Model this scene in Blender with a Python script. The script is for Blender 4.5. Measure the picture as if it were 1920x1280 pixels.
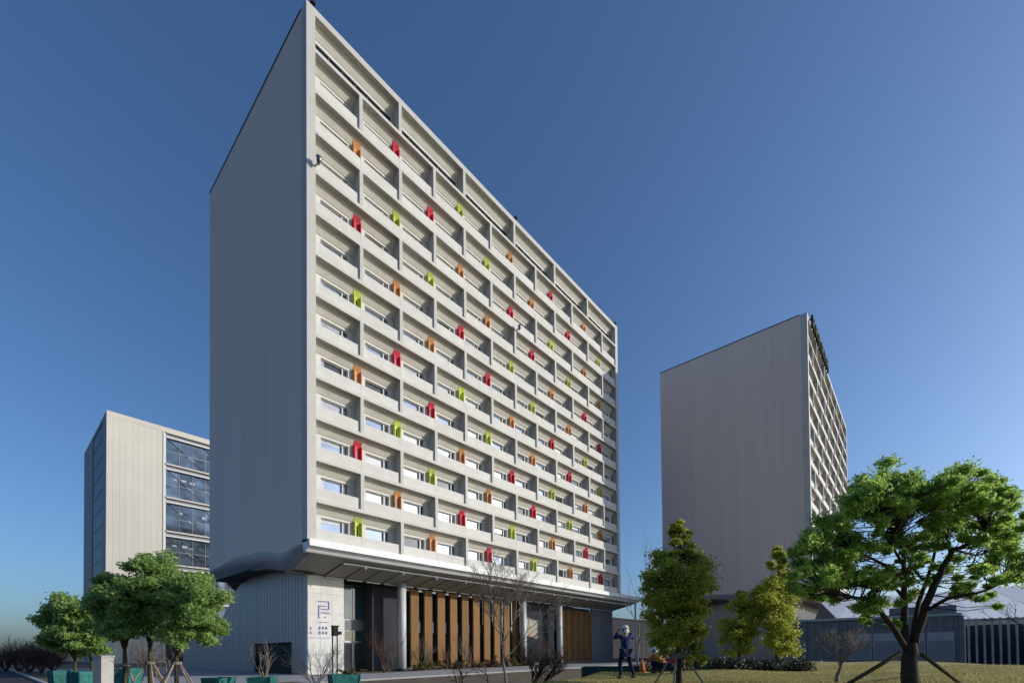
import bpy, math, random
import numpy as np
from mathutils import Vector, Matrix

for o in list(bpy.data.objects):
    bpy.data.objects.remove(o, do_unlink=True)
scene = bpy.context.scene
COL = scene.collection
rad = math.radians

# ------------------------------------------------------------------ camera
F_PX, CY = 874.9, 1206.44                      # focal length and principal row, 1920 px wide frame
YAW, PITCH, ROLL = 0.7202, 0.0171, -0.0093
CAM = Vector((-17.2, -36.78, 1.9))
FWD = Vector((math.cos(YAW) * math.cos(PITCH), math.sin(YAW) * math.cos(PITCH), math.sin(PITCH)))
R0 = Vector((math.sin(YAW), -math.cos(YAW), 0))
U0 = R0.cross(FWD)
RGT = R0 * math.cos(ROLL) + U0 * math.sin(ROLL)
UPV = -R0 * math.sin(ROLL) + U0 * math.cos(ROLL)
cd = bpy.data.cameras.new('camera')
cam = bpy.data.objects.new('camera', cd)
COL.objects.link(cam)
cd.sensor_width = 36
cd.lens = 36 * F_PX / 1920
cd.shift_y = (CY - 640) / 1920
cd.clip_start = 0.1
cd.clip_end = 9000
m4 = Matrix((RGT, UPV, -FWD)).transposed().to_4x4()
m4.translation = CAM
cam.matrix_world = m4
scene.camera = cam


def at(x, y, D):
    """a surveyed point: photograph column, row and distance -> place in the site"""
    return CAM + (FWD + RGT * ((x - 960) / F_PX) + UPV * ((CY - y) / F_PX)) * D


# ------------------------------------------------------------------ light
SUN_AZ, SUN_EL = 42.4, 17.0                    # degrees east of the facade normal, above horizon
sdir = Vector((math.sin(rad(SUN_AZ)) * math.cos(rad(SUN_EL)), -math.cos(rad(SUN_AZ)) * math.cos(rad(SUN_EL)), math.sin(rad(SUN_EL))))
world = bpy.data.worlds.new('World')
scene.world = world
world.use_nodes = True
wn = world.node_tree
for n in list(wn.nodes):
    wn.nodes.remove(n)
sky = wn.nodes.new('ShaderNodeTexSky')
sky.sky_type = 'NISHITA'
sky.sun_disc = False
sky.sun_elevation = rad(SUN_EL)
sky.sun_rotation = math.atan2(sdir.x, sdir.y)
sky.altitude = 0
sky.air_density = 1.0
sky.dust_density = 2.2
sky.ozone_density = 6.0
bg = wn.nodes.new('ShaderNodeBackground')
bg.inputs[1].default_value = 0.13
wo = wn.nodes.new('ShaderNodeOutputWorld')
wn.links.new(sky.outputs[0], bg.inputs[0])
wn.links.new(bg.outputs[0], wo.inputs[0])
sl = bpy.data.lights.new('sun', 'SUN')
sl.energy = 3.0
sl.angle = rad(0.5)
sl.color = (1.0, 0.945, 0.86)
so = bpy.data.objects.new('sun', sl)
COL.objects.link(so)
so.rotation_euler = (-sdir).to_track_quat('-Z', 'Y').to_euler()
so.location = (0, -60, 80)
vs = scene.view_settings
vs.view_transform = 'Standard'
vs.look = 'None'
vs.gamma = 1
vs.use_curve_mapping = False
vs.exposure = 0.27


# ------------------------------------------------------------------ materials
def mat(name, col, rough=0.6, var=0.12, scale=1.5, metal=0.0, spec=0.2, bump=0.0, bscale=30, stretch=(1, 1, 1), col2=None, island=0.0):
    m = bpy.data.materials.new(name)
    m.use_nodes = True
    nt = m.node_tree
    p = nt.nodes['Principled BSDF']
    p.inputs['Roughness'].default_value = rough
    p.inputs['Metallic'].default_value = metal
    p.inputs['Specular IOR Level'].default_value = spec
    tc = nt.nodes.new('ShaderNodeTexCoord')
    mp = nt.nodes.new('ShaderNodeMapping')
    mp.inputs['Scale'].default_value = stretch
    gp = nt.nodes.new('ShaderNodeNewGeometry')
    nt.links.new(gp.outputs['Position'], mp.inputs['Vector'])
    nz = nt.nodes.new('ShaderNodeTexNoise')
    nz.inputs['Scale'].default_value = scale
    nz.inputs['Detail'].default_value = 5
    nz.inputs['Roughness'].default_value = 0.65
    nt.links.new(mp.outputs[0], nz.inputs['Vector'])
    rp = nt.nodes.new('ShaderNodeValToRGB')
    rp.color_ramp.elements[0].position = 0.3
    rp.color_ramp.elements[1].position = 0.7
    c2 = col2 if col2 else tuple(min(1, c * (1 + var)) for c in col)
    c1 = col if col2 else tuple(c * (1 - var) for c in col)
    rp.color_ramp.elements[0].color = (*c1, 1)
    rp.color_ramp.elements[1].color = (*c2, 1)
    nt.links.new(nz.outputs['Fac'], rp.inputs[0])
    last = rp.outputs[0]
    if island:
        hs = nt.nodes.new('ShaderNodeHueSaturation')
        ma = nt.nodes.new('ShaderNodeMapRange')
        ma.inputs['To Min'].default_value = 1 - island
        ma.inputs['To Max'].default_value = 1 + island
        oi = nt.nodes.new('ShaderNodeObjectInfo')
        nt.links.new(oi.outputs['Random'], ma.inputs['Value'])
        nt.links.new(ma.outputs[0], hs.inputs['Value'])
        nt.links.new(last, hs.inputs['Color'])
        last = hs.outputs[0]
    nt.links.new(last, p.inputs['Base Color'])
    if bump:
        nb = nt.nodes.new('ShaderNodeTexNoise')
        nb.inputs['Scale'].default_value = bscale
        nb.inputs['Detail'].default_value = 4
        nt.links.new(mp.outputs[0], nb.inputs['Vector'])
        b = nt.nodes.new('ShaderNodeBump')
        b.inputs['Strength'].default_value = bump
        b.inputs['Distance'].default_value = 0.05
        nt.links.new(nb.outputs['Fac'], b.inputs['Height'])
        nt.links.new(b.outputs[0], p.inputs['Normal'])
    return m


def leafmat(name, dark, light, trans=0.35, warm=None):
    m = bpy.data.materials.new(name)
    m.use_nodes = True
    nt = m.node_tree
    p = nt.nodes['Principled BSDF']
    p.inputs['Roughness'].default_value = 0.5
    p.inputs['Specular IOR Level'].default_value = 0.35
    g = nt.nodes.new('ShaderNodeNewGeometry')
    rp = nt.nodes.new('ShaderNodeValToRGB')
    rp.color_ramp.elements[0].color = (*dark, 1)
    rp.color_ramp.elements[1].color = (*light, 1)
    if warm:
        rp.color_ramp.elements[1].position = 0.85
        e = rp.color_ramp.elements.new(1.0)
        e.color = (*warm, 1)
    nz = nt.nodes.new('ShaderNodeTexNoise')
    nz.inputs['Scale'].default_value = 1.7
    nt.links.new(g.outputs['Position'], nz.inputs['Vector'])
    mx = nt.nodes.new('ShaderNodeMath')
    mx.operation = 'MULTIPLY_ADD'
    mx.inputs[1].default_value = 0.55
    nt.links.new(g.outputs['Random Per Island'], mx.inputs[0])
    m2 = nt.nodes.new('ShaderNodeMath')
    m2.operation = 'MULTIPLY_ADD'
    m2.inputs[1].default_value = 1.1
    m2.inputs[2].default_value = -0.3
    nt.links.new(nz.outputs['Fac'], m2.inputs[0])
    nt.links.new(m2.outputs[0], mx.inputs[2])
    nt.links.new(mx.outputs[0], rp.inputs[0])
    nt.links.new(rp.outputs[0], p.inputs['Base Color'])
    tr = nt.nodes.new('ShaderNodeBsdfTranslucent')
    hs = nt.nodes.new('ShaderNodeHueSaturation')
    hs.inputs['Hue'].default_value = 0.48
    hs.inputs['Value'].default_value = 1.5
    nt.links.new(rp.outputs[0], hs.inputs['Color'])
    nt.links.new(hs.outputs[0], tr.inputs[0])
    ms = nt.nodes.new('ShaderNodeMixShader')
    ms.inputs[0].default_value = trans
    nt.links.new(p.outputs[0], ms.inputs[1])
    nt.links.new(tr.outputs[0], ms.inputs[2])
    nt.links.new(ms.outputs[0], nt.nodes['Material Output'].inputs[0])
    return m


M = {}
M['concrete'] = mat('pale_concrete', (0.56, 0.545, 0.50), 0.75, 0.07, 0.5)
M['spandrel'] = mat('spandrel_panel', (0.59, 0.575, 0.525), 0.7, 0.09, 0.9, island=0.04)
M['white_frame'] = mat('white_frame', (0.48, 0.472, 0.44), 0.6, 0.05, 0.6, island=0.02)
M['recess'] = mat('recess_wall', (0.62, 0.60, 0.55), 0.7, 0.06, 0.8)
M['ceiling'] = mat('recess_ceiling', (0.62, 0.59, 0.51), 0.7, 0.08, 1.0)
M['win_white'] = mat('window_frame_white', (0.62, 0.62, 0.60), 0.45, 0.03, 1)
M['side'] = mat('side_cladding', (0.70, 0.585, 0.52), 0.65, 0.045, 0.22, stretch=(3, 3, 0.15), island=0.01)
M['side_band'] = mat('side_band_metal', (0.30, 0.30, 0.33), 0.4, 0.08, 0.6, metal=0.3)
M['coping'] = mat('dark_coping', (0.05, 0.05, 0.055), 0.5, 0.1, 1)
M['beam'] = mat('canopy_white', (0.74, 0.735, 0.715), 0.5, 0.05, 0.6, island=0.02)
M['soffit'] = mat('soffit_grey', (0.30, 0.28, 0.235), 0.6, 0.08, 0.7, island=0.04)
M['underside'] = mat('slab_underside_shade', (0.46, 0.43, 0.37), 0.7, 0.08, 0.7)  # darker than the slab concrete: recess shade put into the colour
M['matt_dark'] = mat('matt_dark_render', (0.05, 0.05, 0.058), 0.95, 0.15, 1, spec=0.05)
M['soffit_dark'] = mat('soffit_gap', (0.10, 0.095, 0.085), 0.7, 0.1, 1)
M['podium'] = mat('podium_cladding', (0.35, 0.32, 0.315), 0.4, 0.07, 0.5, metal=0.2, stretch=(3, 3, 0.3), island=0.05)
M['stone'] = mat('pale_stone', (0.62, 0.605, 0.565), 0.6, 0.10, 1.2, bump=0.05, island=0.05)
M['timber'] = mat('warm_timber', (0.20, 0.105, 0.038), 0.7, 0.25, 2.5, stretch=(3, 3, 0.25), island=0.12)
M['darkwall'] = mat('charcoal_wall', (0.035, 0.037, 0.043), 0.5, 0.15, 1)
M['greywall'] = mat('grey_panel_wall', (0.16, 0.16, 0.175), 0.5, 0.08, 0.6, island=0.05)
M['column'] = mat('white_column', (0.52, 0.52, 0.505), 0.4, 0.05, 1.0)
M['metal'] = mat('grey_metal', (0.28, 0.28, 0.29), 0.35, 0.1, 2, metal=0.8)
M['black'] = mat('black_paint', (0.015, 0.015, 0.017), 0.7, 0.2, 3, spec=0.2)
M['glass_blue'] = mat('window_glass_reflective', (0.30, 0.36, 0.48), 0.09, 0.15, 0.8, metal=0.35, spec=0.8)
M['glass_dark'] = mat('window_glass_dark', (0.035, 0.04, 0.05), 0.05, 0.3, 1.5, spec=0.9)
M['glass_pale'] = mat('window_glass_curtain', (0.36, 0.385, 0.44), 0.3, 0.25, 3, spec=0.5)
M['glass_teal'] = mat('lobby_glass', (0.03, 0.06, 0.065), 0.04, 0.25, 0.8, spec=1.0)
M['glass_curtain'] = mat('curtain_wall_glass', (0.03, 0.045, 0.06), 0.05, 0.0, 0.30, metal=0.5, spec=0.8, stretch=(1, 1, 1.6), col2=(0.20, 0.26, 0.33), island=0.25)
M['red'] = mat('red_screen', (0.62, 0.05, 0.08), 0.6, 0.2, 1.2, island=0.1)
M['orange'] = mat('orange_screen', (0.62, 0.30, 0.12), 0.6, 0.2, 1.2, island=0.1)
M['lime'] = mat('lime_screen', (0.54, 0.60, 0.12), 0.6, 0.2, 1.2, island=0.1)
M['purple'] = mat('purple_sign', (0.20, 0.15, 0.42), 0.5, 0.1, 2)
M['teal'] = mat('teal_planter', (0.022, 0.125, 0.112), 0.6, 0.45, 3.5, bump=0.15, island=0.2)
M['teal_dark'] = mat('teal_trough', (0.012, 0.06, 0.062), 0.6, 0.3, 2)
M['bark'] = mat('bark_dark', (0.045, 0.036, 0.028), 0.9, 0.4, 9, bump=0.8, bscale=22)
M['bark_moss'] = mat('bark_mossy', (0.07, 0.062, 0.03), 0.9, 0.35, 6, bump=0.6, bscale=25)
M['twig'] = mat('bare_twig', (0.20, 0.165, 0.135), 0.85, 0.25, 5)
M['twig_red'] = mat('russet_twig', (0.12, 0.065, 0.05), 0.85, 0.3, 5)
M['stake'] = mat('timber_stake', (0.34, 0.26, 0.19), 0.8, 0.2, 4)
M['soil'] = mat('bare_soil', (0.10, 0.075, 0.055), 0.95, 0.0, 0.9, bump=0.5, bscale=6, col2=(0.19, 0.155, 0.10))
M['paving'] = mat('grey_paving', (0.34, 0.33, 0.33), 0.8, 0.10, 0.35, bump=0.1)
M['asphalt'] = mat('asphalt', (0.045, 0.045, 0.05), 0.9, 0.2, 0.8, bump=0.3, bscale=40)
M['kerb'] = mat('kerb_stone', (0.36, 0.35, 0.34), 0.8, 0.1, 2, island=0.1)
M['grass'] = mat('dry_lawn', (0.25, 0.215, 0.065), 0.95, 0.0, 0.55, bump=0.6, bscale=40, col2=(0.38, 0.33, 0.13))
M['blade'] = leafmat('lawn_blades', (0.17, 0.17, 0.035), (0.44, 0.38, 0.13), 0.3)
M['hedge'] = leafmat('hedge_leaves', (0.012, 0.018, 0.008), (0.035, 0.045, 0.015), 0.15)
M['leaf_left'] = leafmat('leaves_round_trees', (0.11, 0.20, 0.055), (0.36, 0.50, 0.16), 0.55)
M['leaf_big'] = leafmat('leaves_spreading_tree', (0.085, 0.19, 0.035), (0.37, 0.56, 0.12), 0.52)
M['leaf_con'] = leafmat('leaves_cypress', (0.11, 0.165, 0.025), (0.38, 0.43, 0.06), 0.52, warm=(0.56, 0.40, 0.08))
M['leaf_shrub'] = leafmat('leaves_shrub', (0.04, 0.045, 0.012), (0.17, 0.16, 0.035), 0.25)
M['leaf_russet'] = leafmat('leaves_russet', (0.05, 0.02, 0.012), (0.17, 0.07, 0.04), 0.25)
M['white_roof'] = mat('white_sheet_roof', (0.66, 0.66, 0.68), 0.5, 0.04, 0.4)
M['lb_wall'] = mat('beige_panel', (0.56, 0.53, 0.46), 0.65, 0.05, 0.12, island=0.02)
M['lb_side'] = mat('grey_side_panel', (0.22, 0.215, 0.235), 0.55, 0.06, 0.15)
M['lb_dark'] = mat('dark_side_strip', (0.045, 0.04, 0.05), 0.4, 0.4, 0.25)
M['navy'] = mat('navy_cloth', (0.018, 0.025, 0.11), 0.85, 0.25, 8)
M['navy_dark'] = mat('dark_trousers', (0.012, 0.014, 0.035), 0.85, 0.25, 8)
M['skin'] = mat('skin', (0.42, 0.26, 0.18), 0.6, 0.08, 8)
M['white_cloth'] = mat('white_cloth', (0.75, 0.75, 0.76), 0.8, 0.08, 12)
M['orange_cloth'] = mat('orange_cloth', (0.48, 0.15, 0.035), 0.8, 0.15, 8)
M['red_cloth'] = mat('red_cloth', (0.5, 0.025, 0.05), 0.8, 0.15, 8)
M['hair'] = mat('dark_hair', (0.02, 0.016, 0.014), 0.7, 0.2, 10)
M['translucent'] = mat('pale_sheet', (0.33, 0.33, 0.36), 0.4, 0.2, 0.6)


# ------------------------------------------------------------------ mesh helpers
def newmesh(name, verts, faces, m=None, smooth=False):
    me = bpy.data.meshes.new(name)
    me.from_pydata([tuple(v) for v in verts], [], faces)
    me.validate()
    if m:
        me.materials.append(M[m])
    if smooth:
        me.polygons.foreach_set('use_smooth', [True] * len(me.polygons))
    me.update()
    return me


BF = [(0, 3, 2, 1), (4, 5, 6, 7), (0, 1, 5, 4), (1, 2, 6, 5), (2, 3, 7, 6), (3, 0, 4, 7)]


def boxes(bl):
    V, Fc = [], []
    for (x0, x1, y0, y1, z0, z1) in bl:
        b = len(V)
        V += [(x0, y0, z0), (x1, y0, z0), (x1, y1, z0), (x0, y1, z0), (x0, y0, z1), (x1, y0, z1), (x1, y1, z1), (x0, y1, z1)]
        Fc += [tuple(b + i for i in f) for f in BF]
    return V, Fc


def obj(name, me, parent=None, loc=(0, 0, 0)):
    o = bpy.data.objects.new(name, me)
    COL.objects.link(o)
    if parent:
        o.parent = parent
    o.location = loc
    return o


def part(name, bl, m, parent=None, loc=(0, 0, 0)):
    V, Fc = boxes(bl)
    return obj(name, newmesh(name, V, Fc, m), parent, loc)


def poly_prism(name, prof, a0, a1, m, parent=None, axis='x', loc=(0, 0, 0)):
    """extrude a closed (p,q) profile along x: p->y, q->z ; along z: p->x,q->y"""
    n = len(prof)
    if axis == 'x':
        V = [(a0, p, q) for p, q in prof] + [(a1, p, q) for p, q in prof]
    else:
        V = [(p, q, a0) for p, q in prof] + [(p, q, a1) for p, q in prof]
    Fc = [tuple(range(n))[::-1], tuple(range(n, 2 * n))] + [(i, (i + 1) % n, n + (i + 1) % n, n + i) for i in range(n)]
    return obj(name, newmesh(name, V, Fc, m), parent, loc)


def thing(name, label, cat, loc=(0, 0, 0), group=None):
    o = bpy.data.objects.new(name, None)
    COL.objects.link(o)
    o.location = loc
    return tag(o, label, cat, group)


def tag(o, label, cat, group=None):
    o['label'] = label
    o['category'] = cat
    if group:
        o['group'] = group
    return o


def struct(o):
    o['kind'] = 'structure'
    return o


def copy_tree(o, parent=None):
    c = o.copy()
    COL.objects.link(c)
    c.parent = parent
    for ch in o.children:
        copy_tree(ch, c)
    return c


def tube(V, Fc, pts, rr, sides=6):
    pts = [Vector(p) for p in pts]
    b0 = len(V)
    for i, p in enumerate(pts):
        d = (pts[min(i + 1, len(pts) - 1)] - pts[max(i - 1, 0)])
        if d.length < 1e-6:
            d = Vector((0, 0, 1))
        d.normalize()
        a = d.cross(Vector((0.31, 0.95, 0.05)))
        if a.length < 0.1:
            a = d.cross(Vector((1, 0, 0)))
        a.normalize()
        b = d.cross(a)
        for k in range(sides):
            t = 2 * math.pi * k / sides
            V.append(p + (a * math.cos(t) + b * math.sin(t)) * rr[i])
    for i in range(len(pts) - 1):
        for k in range(sides):
            k2 = (k + 1) % sides
            Fc.append((b0 + i * sides + k, b0 + i * sides + k2, b0 + (i + 1) * sides + k2, b0 + (i + 1) * sides + k))
    Fc.append(tuple(b0 + k for k in range(sides))[::-1])
    Fc.append(tuple(b0 + (len(pts) - 1) * sides + k for k in range(sides)))


def pole(name, a, b, r, m, parent=None, sides=8, r2=None):
    V, Fc = [], []
    tube(V, Fc, [a, b], [r, r2 if r2 else r], sides)
    return obj(name, newmesh(name, V, Fc, m, True), parent)


# ------------------------------------------------------------------ terrain
def sstep(x):
    x = np.clip(x, 0, 1)
    return x * x * (3 - 2 * x)


def height(u, v):
    du, dv = u - CAM.x, v - CAM.y
    D = du * math.cos(YAW) + dv * math.sin(YAW)
    S = du * math.sin(YAW) - dv * math.cos(YAW)
    msk = sstep((S - (0.44 * D - 5.6)) / 1.3) * (1 - sstep((D - 29) / 5)) * sstep((D + 25) / 6) * (1 - sstep((S - 24) / 5))
    und = 0.05 * np.sin(D * 0.7 + S * 0.35) + 0.035 * np.sin(S * 1.1 - D * 0.4)
    return msk * (1.07 + und), msk


def hz(u, v):
    return float(height(np.float64(u), np.float64(v))[0])


def grid(name, us, vs_, m, lift=0.0, keep=None):
    us, vs_ = np.asarray(us), np.asarray(vs_)
    Ug, Vg = np.meshgrid(us, vs_, indexing='ij')
    H, K = height(Ug, Vg)
    V = np.stack([Ug, Vg, H + lift], -1).reshape(-1, 3)
    nv = len(vs_)
    Fc = []
    for i in range(len(us) - 1):
        for j in range(nv - 1):
            if keep is None or keep(K[i:i + 2, j:j + 2]):
                Fc.append((i * nv + j, (i + 1) * nv + j, (i + 1) * nv + j + 1, i * nv + j + 1))
    return obj(name, newmesh(name, V.tolist(), Fc, m, True))


near = np.arange(-45, 60.1, 0.75)
us = np.concatenate([[-4000, -1500, -600, -250, -120, -70], near, [75, 110, 180, 400, 1000, 2500, 5000]])
vsn = np.concatenate([[-4000, -1500, -600, -250, -120, -90], np.arange(-70, 20.1, 0.75), [40, 80, 160, 400, 1000, 2500, 5000]])
g = struct(grid('ground', us, vsn, 'soil'))
lawn = struct(grid('lawn', np.arange(-20, 30, 0.4), np.arange(-62, -10, 0.4), 'grass', 0.012, lambda k: k.min() > 0.45))
struct(part('pavement', [(-3, 62, -7.5, 2.6, -0.3, 0.01)], 'paving'))
struct(part('plaza', [(-12.5, -3, -4, 60, -0.3, 0.006), (-3, 2.2, 2.6, 60, -0.3, 0.006)], 'paving'))
struct(part('road', [(-26, -14.4, -60, 900, -0.3, 0.008)], 'asphalt'))
kerb = struct(part('kerb', [(-14.4, -14.15, -60, 200, -0.2, 0.13)], 'kerb'))
struct(part('pavement_kerb', [(-3, 62, -7.8, -7.5, -0.2, 0.12)], 'kerb'))

# lawn blades (nobody could count them)
rng = np.random.default_rng(5)
N = 90000
Dd = rng.uniform(7.5, 21, N)
Ss = rng.uniform(0.0, 1.0, N) * (Dd * 1.18 + 0.5) + (0.0)
uu = CAM.x + Dd * math.cos(YAW) + Ss * math.sin(YAW)
vv = CAM.y + Dd * math.sin(YAW) - Ss * math.cos(YAW)
hh, kk = height(uu, vv)
ok = kk > 0.55
uu, vv, hh = uu[ok], vv[ok], hh[ok]
n = len(uu)
an = rng.uniform(0, 6.283, n)
w = rng.uniform(0.006, 0.014, n)
ht = rng.uniform(0.02, 0.065, n)
dx, dy = np.cos(an) * w, np.sin(an) * w
tilt = rng.normal(0, 0.02, (n, 2))
Vb = np.empty((n, 3, 3))
Vb[:, 0] = np.stack([uu - dx, vv - dy, hh + 0.005], -1)
Vb[:, 1] = np.stack([uu + dx, vv + dy, hh + 0.005], -1)
Vb[:, 2] = np.stack([uu + tilt[:, 0], vv + tilt[:, 1], hh + ht], -1)


def fastmesh(name, V, k, m):
    """V: (n,k,3) separate polygons of k corners"""
    n = len(V)
    me = bpy.data.meshes.new(name)
    me.vertices.add(n * k)
    me.vertices.foreach_set('co', np.ascontiguousarray(V, dtype=np.float32).ravel())
    me.loops.add(n * k)
    me.loops.foreach_set('vertex_index', np.arange(n * k, dtype=np.int32))
    me.polygons.add(n)
    me.polygons.foreach_set('loop_start', np.arange(0, n * k, k, dtype=np.int32))
    me.update(calc_edges=True)
    me.materials.append(M[m])
    return me


gb = obj('lawn_grass', fastmesh('lawn_grass', Vb, 3, 'blade'))
gb['kind'] = 'stuff'
gb['label'] = 'short dry olive grass covering the lawn'
gb['category'] = 'grass'

# ------------------------------------------------------------------ tower (slab block with a grid of recessed bays)
W = 4.19
X0 = 0.75
XE = X0 + 12 * W
UE = XE + 0.75
T0, H = 14.24, 3.4
ZT = 55.28
DEP = 24.2
T = [T0 + H * r for r in range(12)]
T.append(54.7)
RD = 1.0                                        # recess depth
BASE = 11.14


def interp(pts, x):
    xs = [p[0] for p in pts]
    ys = [p[1] for p in pts]
    # smooth (cosine) interpolation
    for i in range(len(xs) - 1):
        if x <= xs[i + 1]:
            t = (x - xs[i]) / (xs[i + 1] - xs[i])
            t = max(0, min(1, t))
            t = t * t * (3 - 2 * t)
            return ys[i] + (ys[i + 1] - ys[i]) * t
    return ys[-1]


UPC = [(0, 10.75), (1.5, 10.85), (4.6, 10.62), (7.5, 11.15), (10.5, 11.56), (16.2, 11.8), (22.8, 11.46), (24.2, 11.3)]
LOC = [(0, 10.2), (4.6, 9.2), (10.5, 10.0), (16.2, 10.5), (22.8, 10.56), (24.2, 10.5)]
PW = 1.21


def build_tower(label, detail=True):
    t = thing('hotel_tower', label, 'building')
    rnd = random.Random(3)
    part('core', [(0.3, UE - 0.3, RD + 0.55, DEP - 0.05, 10.3, ZT - 0.25)], 'darkwall', t)
    part('roof', [(0.1, UE - 0.1, 0.1, DEP - 0.1, ZT - 0.24, ZT - 0.05)], 'soffit', t)
    # left end wall: tall cladding panels whose feet follow the curved edge
    npan = 20
    for i in range(npan):
        v0, v1 = i * PW, (i + 1) * PW - 0.008
        if i == 0:
            v0 = 0.9
        V, Fc = [], []
        steps = 4
        for s in range(steps + 1):
            v = v0 + (v1 - v0) * s / steps
            zb = interp(UPC, v)
            V += [(0, v, zb), (0, v, ZT - 0.05), (0.28, v, zb), (0.28, v, ZT - 0.05)]
        for s in range(steps):
            b = 4 * s
            Fc += [(b, b + 1, b + 5, b + 4), (b + 2, b + 6, b + 7, b + 3), (b, b + 4, b + 6, b + 2), (b + 1, b + 3, b + 7, b + 5)]
        e = 4 * steps
        Fc += [(0, 2, 3, 1), (e, e + 1, e + 3, e + 2)]
        obj('cladding_panel', newmesh('cladding_panel', V, Fc, 'side'), t)
    # curved metal band below the end wall
    V, Fc = [], []
    nb = 40
    for s in range(nb + 1):
        v = 0.98 + (DEP - 0.98) * s / nb
        a, b = interp(UPC, v), interp(LOC, v)
        V += [(0.02, v, a - 0.004), (0.12, v, (a + b) / 2 + 0.05), (0.55, v, b), (0.75, v, b + 0.02), (0.75, v, a)]
    for s in range(nb):
        for k in range(4):
            b = 5 * s
            Fc.append((b + k, b + k + 1, b + k + 6, b + k + 5))
    obj('curved_band', newmesh('curved_band', V, Fc, 'side_band', True), t)
    part('rear_wall', [(0.1, UE - 0.1, DEP - 0.04, DEP + 0.1, 10.4, ZT - 0.05)], 'side', t)
    part('end_wall', [(UE - 0.28, UE, 0.92, DEP - 0.05, 10.4, ZT - 0.05)], 'side', t)
    part('coping', [(-0.04, UE + 0.04, 0.96, 1.1, ZT - 0.04, ZT + 0.06), (-0.05, 0.22, 1.1, DEP + 0.12, ZT - 0.04, ZT + 0.1),
                    (UE - 0.2, UE + 0.05, 1.1, DEP + 0.12, ZT - 0.04, ZT + 0.1)], 'coping', t)
    # outer frame of the facade
    part('frame_post', [(0, X0, -0.002, 0.88, BASE - 0.2, ZT - 0.002)], 'white_frame', t)
    part('frame_post', [(XE, UE, -0.002, 0.88, BASE - 0.2, ZT - 0.002)], 'white_frame', t)
    part('frame_top', [(X0, XE, 0.0, RD + 0.3, T[12], ZT)], 'white_frame', t)
    slab = newmesh('slab_edge', *boxes([(X0, XE, 0.004, RD + 0.3, 0, 0.3)]), 'concrete')
    for r in range(12):
        obj('slab_edge', slab, t, (0, 0, T[r]))
    # sloped ceiling at the back of every recess
    cei = newmesh('ceiling_panel', [(X0, 0.45, 0), (X0, 0.95, -0.66), (X0, RD + 0.1, -0.66), (X0, RD + 0.1, 0), (XE, 0.45, 0), (XE, 0.95, -0.66), (XE, RD + 0.1, -0.66), (XE, RD + 0.1, 0)],
                  [(0, 1, 2, 3), (4, 7, 6, 5), (0, 4, 5, 1), (1, 5, 6, 2), (2, 6, 7, 3), (0, 3, 7, 4)], 'ceiling')
    for r in range(13):
        obj('ceiling_panel', cei, t, (0, 0, T[r] - 0.004))
    und = newmesh('slab_shade_strip', *boxes([(X0, XE, 0.03, 0.45, -0.02, -0.003)]), 'underside')  # thin added strip, its darker colour deepens the shade under each slab
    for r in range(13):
        obj('slab_shade_strip', und, t, (0, 0, T[r]))
    # parapet panels
    sp = newmesh('parapet_panel', *boxes([(0.008, W - 0.008, 0.16, 0.32, 0, 0.99)]), 'spandrel')
    for r in range(12):
        zb = BASE if r == 0 else T[r - 1] + 0.3
        for i in range(12):
            obj('parapet_panel', sp, t, (X0 + i * W, 0, zb))
    # dividing fins
    fin = newmesh('fin', *boxes([(-0.17, 0.17, 0.0, RD + 0.05, 0, H - 0.3)]), 'white_frame')
    fintop = newmesh('fin', *boxes([(-0.17, 0.17, 0.0, RD + 0.05, 0, 54.7 - T[11] - 0.3)]), 'white_frame')
    for r in range(13):
        zb = BASE if r == 0 else T[r - 1] + 0.3
        for i in range(1, 12):
            if (r + i) % 2 == 0:
                obj('fin', fintop if r == 12 else fin, t, (X0 + i * W, 0, zb))
    # recess walls with a window each
    wu0, wu1, wz0, wz1 = 0.9, 3.4, 1.15, 2.22         # opening, measured from the bay's slab
    hw = H - 0.3 - 0.62
    wall = newmesh('bay_wall', *boxes([(0, wu0, RD, RD + 0.4, 0, hw - 0.05), (wu1, W, RD, RD + 0.4, 0, hw - 0.05),
                                       (wu0, wu1, RD, RD + 0.4, 0, wz0), (wu0, wu1, RD, RD + 0.4, wz1, hw - 0.05)]), 'recess')
    fr = newmesh('window', *boxes([(wu0, wu1, RD + 0.14, RD + 0.36, wz1 - 0.07, wz1 - 0.002), (wu0, wu1, RD - 0.04, RD + 0.36, wz0 + 0.001, wz0 + 0.04),
                                   (wu0 + 0.001, wu0 + 0.05, RD + 0.14, RD + 0.36, wz0 + 0.04, wz1 - 0.07), (wu1 - 0.05, wu1 - 0.001, RD + 0.14, RD + 0.36, wz0 + 0.04, wz1 - 0.07),
                                   (2.86, 2.96, RD + 0.1, RD + 0.36, wz0 + 0.04, wz1 - 0.07)]), 'win_white')
    big = {k: newmesh('pane', *boxes([(wu0 + 0.05, 2.86, RD + 0.28, RD + 0.30, wz0 + 0.04, wz1 - 0.07)]), k) for k in ('glass_blue', 'glass_pale', 'glass_dark')}
    small = newmesh('pane', *boxes([(2.96, wu1 - 0.05, RD + 0.28, RD + 0.30, wz0 + 0.04, wz1 - 0.07)]), 'glass_dark')
    blinds = [newmesh('blind', *boxes([(wu0 + 0.06, 2.84, RD + 0.255, RD + 0.27, wz0 + 0.04 + q_, wz1 - 0.08)]), 'glass_pale') for q_ in (0.2, 0.45, 0.65)]
    curt = newmesh('curtain', *boxes([(wu0 + 0.06, wu0 + 0.4, RD + 0.25, RD + 0.265, wz0 + 0.05, wz1 - 0.09)]), 'glass_pale')
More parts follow.
